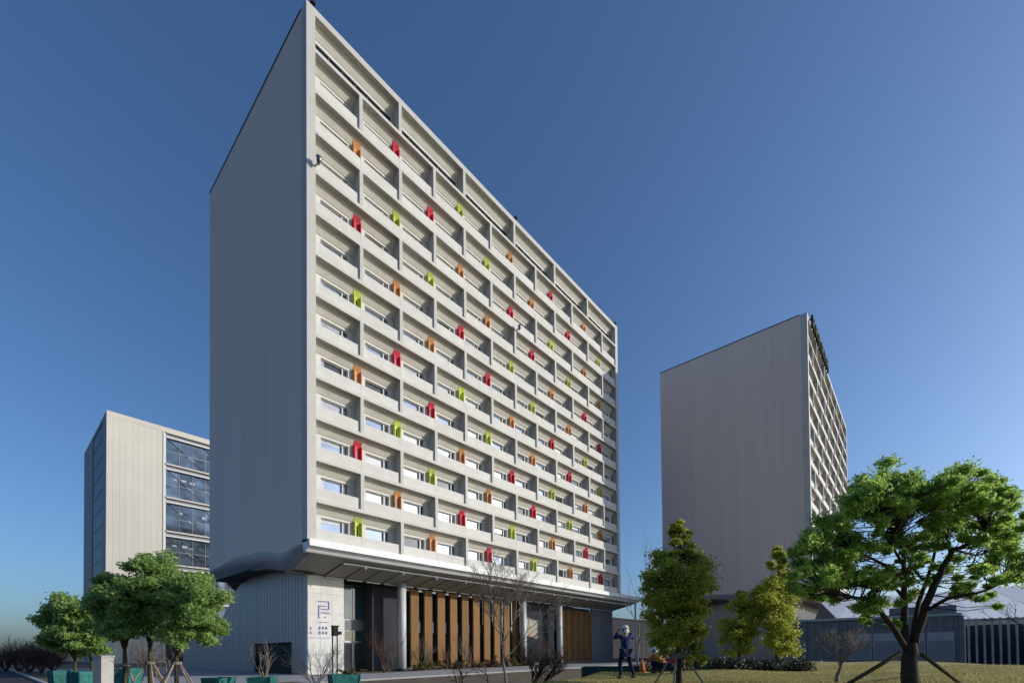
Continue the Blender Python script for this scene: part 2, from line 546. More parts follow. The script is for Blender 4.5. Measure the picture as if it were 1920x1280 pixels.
    for r in range(12):
        zb = BASE if r == 0 else T[r - 1] + 0.3
        for i in range(12):
            lo = (X0 + i * W, 0, zb)
            obj('bay_wall', wall, t, lo)
            w_ = obj('window', fr, t, lo)
            k = rnd.choices(['glass_blue', 'glass_pale', 'glass_dark'], [5, 2.2, 2.2])[0]
            obj('pane', big[k], w_)
            obj('pane', small, w_)
            if rnd.random() < 0.35:
                obj('curtain', curt, w_)
            elif rnd.random() < 0.4:
                obj('blind', rnd.choice(blinds), w_)
    # long windows of the top floor
    tw = newmesh('top_bay_wall', *boxes([(0, 2 * W, RD, RD + 0.2, 1.75, 2.12), (0, 0.4, RD, RD + 0.2, 0, 1.75), (2 * W - 0.4, 2 * W, RD, RD + 0.2, 0, 1.75), (0.4, 2 * W - 0.4, RD, RD + 0.2, 0, 0.7)]), 'recess')
    tf = newmesh('window', *boxes([(0.4, 2 * W - 0.4, RD - 0.03, RD + 0.16, 1.70, 1.76), (0.4, 2 * W - 0.4, RD - 0.03, RD + 0.16, 0.68, 0.74)] +
                                  [(0.4 + k * 1.26, 0.46 + k * 1.26, RD + 0.02, RD + 0.16, 0.74, 1.7) for k in range(7)]), 'metal')
    tp = newmesh('pane', *boxes([(0.4, 2 * W - 0.4, RD + 0.12, RD + 0.14, 0.74, 1.7)]), 'glass_dark')
    for i in range(0, 12, 2):
        lo = (X0 + i * W, 0, T[11] + 0.3)
        obj('top_bay_wall', tw, t, lo)
        obj('pane', tp, obj('window', tf, t, lo))
    # coloured screens between paired bays: two cheeks, a slotted back and a flap on the ceiling
    scr, slot = {}, None
    for k in ('lime', 'orange', 'red'):
        V, Fc = boxes([(-0.37, -0.30, RD - 0.36, RD + 0.02, 0.95, 2.45), (0.30, 0.37, RD - 0.36, RD + 0.02, 0.95, 2.45),
                       (-0.30, -0.09, RD - 0.10, RD - 0.02, 0.95, 2.42), (0.09, 0.30, RD - 0.10, RD - 0.02, 0.95, 2.42),
                       (-0.09, 0.09, RD - 0.10, RD - 0.02, 2.12, 2.42), (-0.09, 0.09, RD - 0.10, RD - 0.02, 0.95, 1.15)])
        b = len(V)
        V += [(-0.37, 0.66, 2.82), (0.37, 0.66, 2.82), (0.37, 0.94, 2.45), (-0.37, 0.94, 2.45),
              (-0.37, 0.64, 2.80), (0.37, 0.64, 2.80), (0.37, 0.92, 2.43), (-0.37, 0.92, 2.43)]
        Fc += [tuple(b + i for i in f) for f in BF]
        Vb_, Fb_ = boxes([(-0.295, 0.295, RD - 0.08, RD - 0.015, 2.421, 2.44)])
        b = len(V)
        V += Vb_
        Fc += [tuple(b + i for i in f) for f in Fb_]
        scr[k] = newmesh('colour_screen', V, Fc, k)
    slot = {k: newmesh('slot', *boxes([(-0.09, 0.09, RD - 0.03, RD - 0.01, 1.15, 2.12)]), 'darkwall' if k == 'lime' else 'recess') for k in ('lime', 'orange', 'red')}
    cols = ['lime', 'orange', 'red']
    for r in range(12):
        zb = BASE if r == 0 else T[r - 1] + 0.3
        for i in range(1, 12):
            if (r + i) % 2 == 1:
                j = (i - 1) // 2 if r % 2 == 0 else i // 2 - 1
                k = cols[(r + j) % 3]
                if r == 11 and i == 10:
                    k = 'orange'
                obj('slot', slot[k], obj('colour_screen', scr[k], t, (X0 + i * W, 0, zb)))
    return t


tower = build_tower('large pale slab tower with coloured screens and curved underside, filling the middle')
tower2 = copy_tree(tower)
tower2.location = (68.9, -24.1, 0)
tower2['label'] = 'grey blank-ended twin tower farther right, behind the conifers'
tower['group'] = tower2['group'] = 'twin slab towers'

# canopy beam and soffit (first tower only)
prof = [(-0.38, BASE - 0.03), (-0.42, BASE - 0.6), (-0.1, BASE - 0.64), (0.25, 10.15), (0.6, 10.12), (1.0, BASE - 0.005)]
nseg = 14
for i in range(nseg):
    a0, a1 = 58.1 * i / nseg, 58.1 * (i + 1) / nseg - 0.012
    poly_prism('canopy_beam', prof, a0, a1, 'beam', tower)
poly_prism('canopy_roof', [(0.9, BASE - 0.3), (0.9, 10.4), (DEP, 10.3), (DEP, BASE - 0.3)], UE + 0.02, 58.05, 'concrete', tower)
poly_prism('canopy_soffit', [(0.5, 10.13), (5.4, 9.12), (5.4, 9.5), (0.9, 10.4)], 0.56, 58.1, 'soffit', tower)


def soff(v):
    return 10.13 - (v - 0.5) * 1.01 / 4.9


part('canopy_rail', [(3.82, 58.0, 1.22, 1.34, soff(1.28) - 0.22, soff(1.28) - 0.08)], 'beam', tower)
npn = 26
pw_ = (58.0 - 3.9) / npn
pm = None
V = []
a, b = 1.42, 4.9
za, zb_ = soff(a) - 0.14, soff(b) - 0.14
V = [(0, a, za), (pw_ - 0.2, a, za), (pw_ - 0.2, b, zb_), (0, b, zb_), (0, a, za + 0.06), (pw_ - 0.2, a, za + 0.06), (pw_ - 0.2, b, zb_ + 0.06), (0, b, zb_ + 0.06)]
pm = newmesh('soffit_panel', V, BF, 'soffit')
bright_tip = newmesh('bracket', *boxes([(0.15, pw_ - 0.35, 4.72, 4.9, zb_ - 0.13, zb_ - 0.02)]), 'beam')  # pale blocks added to imitate the bright spots along the wall top
hg = newmesh('hanger', *boxes([(0, 0.06, 1.24, 1.32, soff(1.28) - 0.4, soff(1.28) - 0.04)]), 'beam')
for i in range(npn):
    obj('soffit_panel', pm, tower, (3.9 + i * pw_, 0, 0))
    obj('bracket', bright_tip, tower, (3.9 + i * pw_, 0, 0))
    if i % 2 == 1:
        obj('hanger', hg, tower, (3.9 + i * pw_, 0, 0))
# dark gap sheet above the hung panels
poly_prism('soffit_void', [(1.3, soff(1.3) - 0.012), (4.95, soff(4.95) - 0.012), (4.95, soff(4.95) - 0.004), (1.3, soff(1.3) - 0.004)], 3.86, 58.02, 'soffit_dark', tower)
pole('canopy_post', (57.7, 0.4, 0), (57.7, 0.4, 10.15), 0.16, 'column', tower, 12)

# lower storeys
LWT = [(4.9, 9.05), (9, 9.8), (13.5, 10.25), (18.0, 10.3), (21, 10.0), (24.0, 9.1), (26, 7.2), (29, 5.6), (45, 5.2)]
part('podium_core', [(2.75, 57.8, 9.0, 23.9, 0, 9.0), (2.75, 20, 23.9, 44.5, 0, 5.0)], 'darkwall', tower)
# soffit between the curved band and the end wall of the podium
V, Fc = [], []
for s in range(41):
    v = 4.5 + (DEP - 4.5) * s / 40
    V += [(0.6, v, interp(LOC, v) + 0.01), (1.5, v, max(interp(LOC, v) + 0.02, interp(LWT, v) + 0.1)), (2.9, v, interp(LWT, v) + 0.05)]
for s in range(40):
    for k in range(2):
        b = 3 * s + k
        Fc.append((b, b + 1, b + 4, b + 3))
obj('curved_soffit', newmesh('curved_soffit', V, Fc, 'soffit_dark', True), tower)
v = 5.42
door_v0, door_v1, door_z = 8.6, 17.3, 3.05
while v < 44:
    v1 = v + 0.72
    zb0 = 0.0
    if v1 > door_v0 and v < door_v1:
        zb0 = door_z
    V, Fc = boxes([(2.37, 2.6, v, v1 - 0.02, zb0, 1)])
    for k in (4, 5, 6, 7):
        V[k] = (V[k][0], V[k][1], interp(LWT, V[k][1]))
    obj('wall_panel', newmesh('wall_panel', V, Fc, 'podium'), tower)
    # standing seam between panels
    part('seam', [(2.352, 2.37, v1 - 0.035, v1 - 0.002, zb0, min(interp(LWT, v1), 10.2))], 'podium', tower)
    v = v1
d = part('service_door', [(2.7, 2.75, door_v0 - 0.3, door_v1 + 0.3, 0, door_z + 0.1)], 'black', tower)
for k in range(6):
    part('door_rail', [(2.66, 2.7, door_v0, door_v1, 0.3 + k * 0.48, 0.34 + k * 0.48)], 'darkwall', d)
# pale stone wall by the entrance
cw = (5.9 - 2.37) / 3
zs = [0, 1.85, 3.7, 5.6, 7.5, 9.15]
for i in range(3):
    for k in range(5):
        part('stone_panel', [(2.37 + i * cw, 2.37 + (i + 1) * cw - 0.015, 5.0, 5.38, zs[k], zs[k + 1] - 0.015)], 'stone', tower)
part('stone_backing', [(2.4, 5.86, 5.04, 5.36, 0, 9.1)], 'soffit_dark', tower)
part('stone_return', [(5.87, 5.9, 5.385, 8.2, 0, 9.1)], 'stone', tower)
# entrance: glazing set back, spandrel, doors
part('lobby_wall', [(9.6, 12.8, 6.0, 6.3, 0, 9.05)], 'matt_dark', tower)
part('lobby_wall', [(9.6, 9.7, 6.3, 7.9, 0, 9.05)], 'darkwall', tower)
lob = part('lobby_glazing', [(5.92, 9.6, 7.75, 7.8, 0, 9.0)], 'metal', tower)
for k in range(3):
    a = 5.97 + k * 1.21
    part('pane', [(a, a + 1.13, 7.70, 7.74, 5.45, 8.9)], 'glass_teal', lob)
    part('pane', [(a, a + 1.13, 7.70, 7.74, 3.25, 4.25)], 'glass_teal', lob)
part('lobby_band', [(5.95, 9.58, 7.60, 7.72, 4.35, 5.35)], 'greywall', tower)
for k in range(3):
    a = 5.97 + k * 1.21
    dr = part('door', [(a, a + 0.07, 7.62, 7.72, 0.02, 3.1), (a + 1.06, a + 1.13, 7.62, 7.72, 0.02, 3.1), (a, a + 1.13, 7.62, 7.72, 3.03, 3.12)], 'metal', tower)
    part('pane', [(a + 0.07, a + 1.06, 7.66, 7.69, 0.05, 3.03)], 'glass_dark', dr)
# projecting glass box sign beside the door
part('door_fin', [(5.91, 6.2, 5.42, 7.6, 3.0, 5.3)], 'glass_pale', tower)
# round columns
for u in (12.0, 31.9, 40.4):
    c = pole('column', (u, 4.2, 0.25), (u, 4.2, 9.25), 0.44, 'column', tower, 24)
    V, Fc = [], []
    tube(V, Fc, [(u, 4.2, 0), (u, 4.2, 0.3)], [0.56, 0.56], 24)
    obj('column_base', newmesh('column_base', V, Fc, 'darkwall', True), c)
# timber blades before dark glazing
for a0, a1, nm in ((12.9, 31.9, 10), (33.0, 41.2, 4)):
    wdt = (a1 - a0) / nm
    for k in range(nm):
        part('glazing', [(a0 + k * wdt, a0 + (k + 1) * wdt - 0.06, 5.75, 5.8, 0.3, 9.0)], 'glass_teal' if nm == 10 else 'glass_dark', tower)
for k in range(10):
    a = 13.7 + k * 1.89
    part('timber_blade', [(a, a + 1.08, 4.95, 5.2, 0.35, 8.85)], 'timber', tower)
    part('wall_light', [(a - 0.55, a - 0.2, 5.5, 5.72, 4.15, 5.4)], 'beam', tower)
part('timber_sill', [(12.9, 58.0, 4.9, 9.0, 0.0, 0.33)], 'greywall', tower)
k = 0
a = 42.3
while a < 50.6:
    dz = 0.08 * math.sin(k * 1.1)
    part('timber_slat', [(a, a + 0.26, 4.95 + dz, 5.12 + dz, 0.35, 8.4)], 'timber', tower)
    a += 0.3
    k += 1
part('slat_backing', [(42.2, 50.7, 5.3, 5.5, 0.3, 8.95)], 'darkwall', tower)
for k in range(5):
    part('grey_panel', [(50.8 + k * 1.42, 50.8 + (k + 1) * 1.42 - 0.02, 4.98, 5.3, 0.34, 9.1)], 'greywall', tower)
# base of the second tower
part('podium_wall', [(2.5, 50, 3.0, 23, 0, 10.28)], 'darkwall', tower2)
for k in range(18):
    part('podium_panel', [(2.35, 2.48, 3.0 + k * 1.1, 4.08 + k * 1.1, 0, 10.2)], 'podium', tower2)
part('base_beam', [(0.3, UE, -0.2, 0.99, 10.2, BASE - 0.006)], 'beam', tower2)
part('soffit', [(0.76, UE - 0.3, 1.0, DEP, 10.15, 10.28)], 'soffit', tower2)

# small fittings fixed on the tower front and roof
for nm, p, lab in (('floodlight', (0.74, -0.02, 42.0), 'small floodlight on the left frame post high on the large tower'),
                   ('floodlight', (26.0, -0.02, 41.4), 'small floodlight on the facade grid in the middle of the large tower')):
    fl = thing(nm, lab, 'floodlight', p, 'facade floodlights')
    part('arm', [(-0.05, 0.05, -0.45, 0.02, -0.05, 0.05)], 'metal', fl)
    V, Fc = [], []
    tube(V, Fc, [(0, -0.4, -0.18), (0, -0.55, 0.05), (0, -0.62, 0.3)], [0.1, 0.2, 0.26], 10)
    obj('lamp_head', newmesh('lamp_head', V, Fc, 'metal', True), fl)
for x, lab in ((0.6, 'small dark camera on the roof edge at the large tower\'s near corner'), (26.3, 'small dark camera halfway along the large tower\'s roof edge'), (51.3, 'small dark camera at the far end of the large tower\'s roof edge')):
    rc = thing('roof_camera', lab, 'camera', (x, 0.3, ZT), 'roof edge cameras')
    part('bracket', [(-0.06, 0.06, -0.06, 0.06, 0.0, 0.35)], 'black', rc)
    part('housing', [(-0.16, 0.16, -0.35, 0.2, 0.3, 0.55)], 'black', rc)
rs = thing('roof_sign', 'dark letter-like roof sign on the top edge of the farther right tower', 'sign', (68.9, -24.1, ZT))
rnd = random.Random(9)
for k in range(6):
    u = 2.2 + k * 3.0
    bl = [(u, u + 0.3, -0.5, -0.2, -1.5, 0.6), (u + 1.5, u + 1.8, -0.5, -0.2, -1.5, 0.6), (u + 0.3, u + 1.5, -0.5, -0.2, 0.3, 0.6), (u + 0.3, u + 1.5, -0.5, -0.2, -0.7 + 0.2 * (k % 3), -0.4 + 0.2 * (k % 3)),
          (u + 0.2, u + 0.35, -0.2, 0.2, -0.0, 0.2), (u + 1.5, u + 1.65, -0.2, 0.2, -0.0, 0.2)]
    part('character', bl, 'black', rs)

# purple mark on the stone wall
lg = thing('wall_logo', 'purple line logo with small characters on the pale stone wall by the entrance', 'sign', (3.35, 4.985, 4.2))
S_ = 1.0 / 20.6


def stroke(x0, y0, x1, y1, th=0.085, m='purple', nm='stroke'):
    # x along the wall, y down, in units of the mark's own grid
    k = 0.0088
    a0, a1 = sorted((x0 * k, x1 * k))
    b0, b1 = sorted((-y0 * k, -y1 * k))
    part(nm, [(a0 - th / 2, a1 + th / 2, -0.03, 0.01, b0 - th / 2, b1 + th / 2)], m, lg)


OY = -290
for s in ((0, OY, 115, OY), (115, OY + 10, 115, OY + 78), (5, OY + 48, 80, OY + 48), (5, OY + 58, 5, OY + 178), (38, OY + 82, 105, OY + 82), (38, OY + 118, 115, OY + 118), (70, OY + 165, 80, OY + 165)):
    stroke(*s)
for k in range(7):
    stroke(8 + k * 16, OY + 218, 17 + k * 16, OY + 218, 0.05)
rnd = random.Random(4)
for (gx, gy, n_, sc) in ((8, OY + 268, 3, 34), (8, OY + 318, 3, 30), (-92, OY + 275, 1, 34), (-92, OY + 322, 1, 30)):
    for q in range(n_):
        bx = gx + q * 36
        stroke(bx, gy, bx + 22, gy, 0.022)
        stroke(bx + 11, gy, bx + 11, gy + sc * 0.8, 0.022)
        stroke(bx + 2, gy + sc * 0.45, bx + 22, gy + sc * 0.45, 0.022)
        if rnd.random() < 0.7:
            stroke(bx, gy + 4, bx, gy + sc * 0.8, 0.022)
stroke(-100, OY + 385, 130, OY + 385, 0.03)

# ------------------------------------------------------------------ office block far left
LB = thing('office_block', 'beige office block with banded glass floors, far left behind the large tower', 'building', (2.42, 109.17, 0))
lh = 60.8
part('wall_core', [(0.3, 60, 0.6, 36.2, 0, lh - 0.4)], 'darkwall', LB)
for i in range(9):
    part('beige_panel', [(i * 1.234, (i + 1) * 1.234 - 0.02, 0, 0.5, 0, lh - 1.2)], 'lb_wall', LB)
part('parapet', [(0, 60, -0.05, 0.55, lh - 1.2, lh)], 'lb_wall', LB)
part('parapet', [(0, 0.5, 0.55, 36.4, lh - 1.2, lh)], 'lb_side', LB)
part('frame_post', [(11.11, 11.7, -0.15, 0.5, 0, lh - 1.2)], 'win_white', LB)
for q in (60.0 - 0.35, 51.4, 42.8, 34.0, 25.4, 16.8, 8.2):
    led = part('ledge', [(11.7, 60, -0.45, 0.5, q - 0.35, q + 0.02)], 'lb_wall', LB)
    part('lower_ledge', [(11.7, 60, -0.25, 0.5, q - 1.5, q - 1.1)], 'win_white', led)
    part('ledge_shadow_gap', [(11.7, 60, 0.1, 0.5, q - 1.1, q - 0.35)], 'lb_side', led)
for fz, (z0, z1) in enumerate([(52.4 - 0.98, 58.1), (42.85, 49.85), (34.05, 41.25), (25.45, 32.45), (16.85, 23.85), (8.25, 15.25)]):
    for k in range(8):
        a = 11.7 + k * 3.0
        gl = part('glass_bay', [(a, a + 3.0, 0.42, 0.46, z0, z1)], 'glass_curtain', LB)
        part('mullion', [(a - 0.04, a + 0.04, 0.3, 0.42, z0, z1)], 'metal', gl)
        part('transom', [(a + 0.04, a + 2.96, 0.34, 0.42, z0 + 3.3, z0 + 3.42)], 'metal', gl)
    # diagonal braces just behind the glass line, drawn proud so they read
    for k in range(3):
        a = 12.2 + k * 8.2
        V, Fc = [], []
        tube(V, Fc, [(a, 0.33, z1 - 0.2), (a + 8.0, 0.33, z0 + 0.6)], [0.08, 0.08], 6)
        obj('brace', newmesh('brace', V, Fc, 'metal', True), LB)
    rnd2 = random.Random(fz)
    for k in range(6):
        a = 13 + rnd2.random() * 16
        if fz in (1, 2, 3):
            part('ceiling_light', [(a, a + 1.1, 0.40, 0.415, z0 + 4.3 + rnd2.random() * 0.6, z0 + 5.1 + rnd2.random() * 0.3)], 'glass_pale', LB)
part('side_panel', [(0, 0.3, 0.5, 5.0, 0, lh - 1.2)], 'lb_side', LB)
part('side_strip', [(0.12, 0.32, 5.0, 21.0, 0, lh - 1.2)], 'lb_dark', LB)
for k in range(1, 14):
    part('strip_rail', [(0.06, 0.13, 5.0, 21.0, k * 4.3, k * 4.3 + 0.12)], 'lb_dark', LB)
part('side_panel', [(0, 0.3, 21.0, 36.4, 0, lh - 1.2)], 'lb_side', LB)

# ------------------------------------------------------------------ low hall on the right
hall = thing('low_hall', 'low grey ribbed hall with a white pitched roof, right behind the spreading tree', 'building', (40, -26, 0))
k = 0
v = 0.0
while v < 13.4:
    z1 = 4.75
    part('ribbed_panel', [(0 if k % 2 == 0 else 0.07, 0.3, -v - 0.34, -v, 0, z1)], 'greywall', hall)
    v += 0.35
    k += 1
part('hall_core', [(0.35, 22, -13.4, 0, 0, 4.6)], 'darkwall', hall)
part('eaves', [(-0.15, 0.4, -13.5, 0.1, 4.76, 5.0)], 'metal', hall)
for k in range(4):
    f_ = part('strip_window', [(-0.06, -0.003, -13.0 + k * 1.95, -11.15 + k * 1.95, 0.75, 3.35)], 'metal', hall)
    part('pane', [(-0.08, -0.063, -12.92 + k * 1.95, -11.23 + k * 1.95, 0.85, 2.55)], 'lb_side', f_)
    part('blind', [(-0.08, -0.063, -12.92 + k * 1.95, -11.23 + k * 1.95, 2.65, 3.27)], 'translucent', f_)
part('plant_box', [(0.5, 3.5, -13.2, -8.5, 5.0, 5.75)], 'greywall', hall)
# white pitched roof behind, turned to the site grid
ea, eb = Vector((4, -4, 5.0)), Vector((56, -55, 5.0))
ra, rb_ = Vector((19, -0.5, 8.2)), Vector((72, -50, 14.0))
fa, fb = ra * 2 - ea, rb_ * 2 - eb
fa.z = fb.z = 5.0
nsh = 14
for k in range(nsh):
    t0, t1 = k / nsh, (k + 1) / nsh - 0.002
    for p_, q_, r_2, s_2 in ((ea, eb, ra, rb_), (ra, rb_, fa, fb)):
        c4 = [p_.lerp(q_, t0), p_.lerp(q_, t1), r_2.lerp(s_2, t1), r_2.lerp(s_2, t0)]
        V = [tuple(c) for c in c4] + [tuple(c + Vector((0, 0, .12))) for c in c4]
        obj('roof_sheet', newmesh('roof_sheet', V, BF, 'white_roof'), hall)
V = [tuple(ea), tuple(ra), tuple(fa), (ea.x, ea.y, 0), (fa.x, fa.y, 0), tuple(eb), (eb.x, eb.y, 0)]
obj('end_gable', newmesh('end_gable', V, [(0, 1, 2, 4, 3), (0, 3, 6, 5)], 'greywall'), hall)

annex = thing('low_annex', 'low dark annex seen between the two towers behind the canopy end', 'building', (62, 30, 0))
part('wall', [(0, 70, 0, 18, 0, 11.2)], 'matt_dark', annex)
part('roof_edge', [(-.2, 70.2, -.2, 18.2, 11.2, 11.6)], 'matt_dark', annex)
for k in range(18):
    part('window', [(1.5 + k * 3.6, 4.3 + k * 3.6, -.06, -.003, 4.6, 7.2)], 'black', annex)
    part('window', [(1.5 + k * 3.6, 4.3 + k * 3.6, -.06, -.003, .8, 3.4)], 'black', annex)

fence = thing('fin_screen', 'screen of tall pale vertical fins at the right edge, beside the low hall', 'screen', (40, -39.6, 0))
for k in range(24):
    part('fin', [(-0.30, 0.1, -0.3 - k * 0.48 - 0.08, -0.3 - k * 0.48 + 0.06, 0, 4.45)], 'translucent', fence)
part('rail', [(0.12, 0.2, -11.8, 0, 4.2, 4.4)], 'metal', fence)
part('rail', [(0.12, 0.2, -11.8, 0, 0.2, 0.35)], 'metal', fence)
part('back_panel', [(1.4, 1.5, -12, -0.2, 0, 3.9)], 'darkwall', fence)


# ------------------------------------------------------------------ trees
def leaf_quads(C_, Rv, n, size, rng, shell=0.55, up=0.35):
    """C_: (k,3) clump centres, Rv: (k,3) radii, n leaves in each"""
    k = len(C_)
    C_ = np.repeat(np.asarray(C_, float), n, 0)
    Rv = np.repeat(np.asarray(Rv, float), n, 0)
    d = rng.normal(size=(k * n, 3))
    d /= np.linalg.norm(d, axis=1, keepdims=True) + 1e-9
    r = shell + (1 - shell) * rng.random((k * n, 1))
    r *= rng.random((k * n, 1)) ** 0.25
    r *= 1 + 0.27 * np.abs(rng.normal(size=(k * n, 1)))
    P = C_ + d * Rv * r
    nrm = d * 0.6 + rng.normal(size=(k * n, 3)) * 0.7 + np.array([0, 0, up])
    nrm /= np.linalg.norm(nrm, axis=1, keepdims=True) + 1e-9
    a = np.cross(nrm, rng.normal(size=(k * n, 3)))
    a /= np.linalg.norm(a, axis=1, keepdims=True) + 1e-9
    b = np.cross(nrm, a)
    s = size * rng.uniform(0.6, 1.35, (k * n, 1))
    Q = np.empty((k * n, 4, 3))
    Q[:, 0] = P - a * s
    Q[:, 1] = P - b * s * 0.45
    Q[:, 2] = P + a * s
    Q[:, 3] = P + b * s * 0.45
    return Q


def limb_pts(pts, wob, rnd):
    out = []
    for i in range(len(pts) - 1):
        a, b = Vector(pts[i]), Vector(pts[i + 1])
        for s in range(3):
            q = a.lerp(b, s / 3)
            out.append(q + Vector((rnd.gauss(0, wob), rnd.gauss(0, wob), rnd.gauss(0, wob))) * (0 if (i == 0 and s == 0) else 1))
    out.append(Vector(pts[-1]))
    return out


def bare_tree(name, base, ht, r, label, seed, m='twig', stems=1, spread=0.5, levels=4, cat='bare tree', group=None, fork=0.35, lean=(0, 0), kids=3, up=0.25):
    rnd = random.Random(seed)
    V, Fc = [], []
    VB, FB = [], []

    def grow(p, d, L, rr, lev, VV, FF):
        pts, q, dd = [p], p.copy(), d.copy()
        nseg = 4
        for s in range(nseg):
            dd = (dd + Vector((rnd.gauss(0, 0.13), rnd.gauss(0, 0.13), up * 0.22))).normalized()
            q = q + dd * (L / nseg)
            pts.append(q.copy())
        tube(VV, FF, pts, [max(0.004, rr * (1 - 0.62 * i / nseg)) for i in range(nseg + 1)], 6 if lev == 0 else (4 if lev < 2 else 3))
        if lev >= levels:
            return
        nk = kids + (1 if rnd.random() < 0.5 else 0)
        for c in range(nk):
            t_ = fork + (1 - fork) * (c + rnd.random()) / nk
            i = min(nseg - 1, int(t_ * nseg))
            pp = pts[i].lerp(pts[i + 1], t_ * nseg - i)
            ax = dd.cross(Vector((rnd.gauss(0, 1), rnd.gauss(0, 1), rnd.gauss(0, 1)))).normalized()
            nd = (dd + ax * rnd.uniform(0.45, 1.0) * (spread * 1.6)).normalized()
            grow(pp, nd, L * rnd.uniform(0.5, 0.78), rr * rnd.uniform(0.42, 0.6), lev + 1, VB, FB)

    t = thing(name, label, cat, base, group)
    for s in range(stems):
        a = 2 * math.pi * (s + rnd.random() * 0.5) / max(1, stems)
        k = 0 if stems == 1 else spread
        d = Vector((math.cos(a) * k + lean[0], math.sin(a) * k + lean[1], 1)).normalized()
        grow(Vector((0, 0, -0.05)), d, ht * rnd.uniform(0.42, 0.55), r, 0, V, Fc)
    obj('trunk', newmesh('trunk', V, Fc, m, True), t)
    if VB:
        obj('branches', newmesh('branches', VB, FB, m, True), t)
    return t


def crown_tree(name, base, label, clumps, leafm, barkm, n, size, seed, trunk, tr, limbs=None, cat='tree', group=None, shell=0.5, up=0.35, twigs=2, lim_r=None):
    """clumps: world centres + radii. trunk: list of world points. limbs: list of world polylines"""
    rng = np.random.default_rng(seed)
    rnd = random.Random(seed)
    base = Vector(base)
    t = thing(name, label, cat, base, group)
    V, Fc = [], []
    tp = limb_pts([Vector(p) - base for p in trunk], tr[0] * 0.06, rnd)
    tube(V, Fc, tp, [tr[0] + (tr[1] - tr[0]) * i / (len(tp) - 1) for i in range(len(tp))], 10)
    obj('trunk', newmesh('trunk', V, Fc, barkm, True), t)
    V, Fc = [], []
    nodes = [p for p in tp[len(tp) // 2:]]
    if limbs:
        for L, ra, rb in limbs:
            lp = limb_pts([Vector(p) - base for p in L], ra * 0.15, rnd)
            tube(V, Fc, lp, [ra + (rb - ra) * i / (len(lp) - 1) for i in range(len(lp))], 7)
            nodes += lp[1:]
    C_ = np.array([list(Vector(c[0]) - base) for c in clumps])
    Rv = np.array([c[1] if hasattr(c[1], '__len__') else (c[1],) * 3 for c in clumps])
    for c, rv in zip(C_, Rv):
        cv = Vector(c)
        cand = sorted(nodes, key=lambda p: (p - cv).length + max(0, p.z - cv.z) * 1.5)[:2]
        for q, p in enumerate(cand[:1 if twigs < 2 else 2]):
            e = cv + Vector((rnd.gauss(0, 0.3) * rv[0], rnd.gauss(0, 0.3) * rv[1], rnd.gauss(0, 0.2) * rv[2]))
            mid = p.lerp(e, 0.5) + Vector((rnd.gauss(0, 0.08), rnd.gauss(0, 0.08), -0.06)) * (p - e).length
            rr = lim_r or tr[1] * 0.45
            tube(V, Fc, [p, mid, e], [rr, rr * 0.7, rr * 0.3], 5)
            for s in range(4):
                dd = Vector((rnd.gauss(0, 1), rnd.gauss(0, 1), rnd.gauss(0.2, 0.8))).normalized()
                e2 = e + Vector((dd.x * rv[0], dd.y * rv[1], dd.z * rv[2])) * 0.8
                tube(V, Fc, [mid.lerp(e, rnd.random()), e2], [rr * 0.35, rr * 0.12], 3)
    obj('limbs', newmesh('limbs', V, Fc, barkm, True), t)
    Q = leaf_quads(C_, Rv, n, size, rng, shell, up)
    obj('crown', fastmesh('crown', Q, 4, leafm), t)
    return t


def stakes(base, h, spread, label, n=3, group='timber tree supports', rot=0.3, r=0.035):
    t = thing('tree_support', label, 'tree support', base, group)
    for k in range(n):
        a = rot + 2 * math.pi * k / n
        x, y = base[0] + math.cos(a) * spread, base[1] + math.sin(a) * spread
        dz = hz(x, y) - base[2]
        pole('stake', (math.cos(a) * spread, math.sin(a) * spread, dz - 0.05), (math.cos(a) * 0.12, math.sin(a) * 0.12, h), r, 'stake', t, 7)
    V, Fc = [], []
    tube(V, Fc, [(0, 0, h - 0.12), (0, 0, h + 0.02)], [0.19, 0.19], 10)
    obj('strap', newmesh('strap', V, Fc, 'twig', True), t)
    return t


def onground(p):
    return Vector((p.x, p.y, hz(p.x, p.y)))


# --- the big spreading tree
BD = 10.9


def bp(x, y, d=0.0):
    return at(x, y, BD + d)


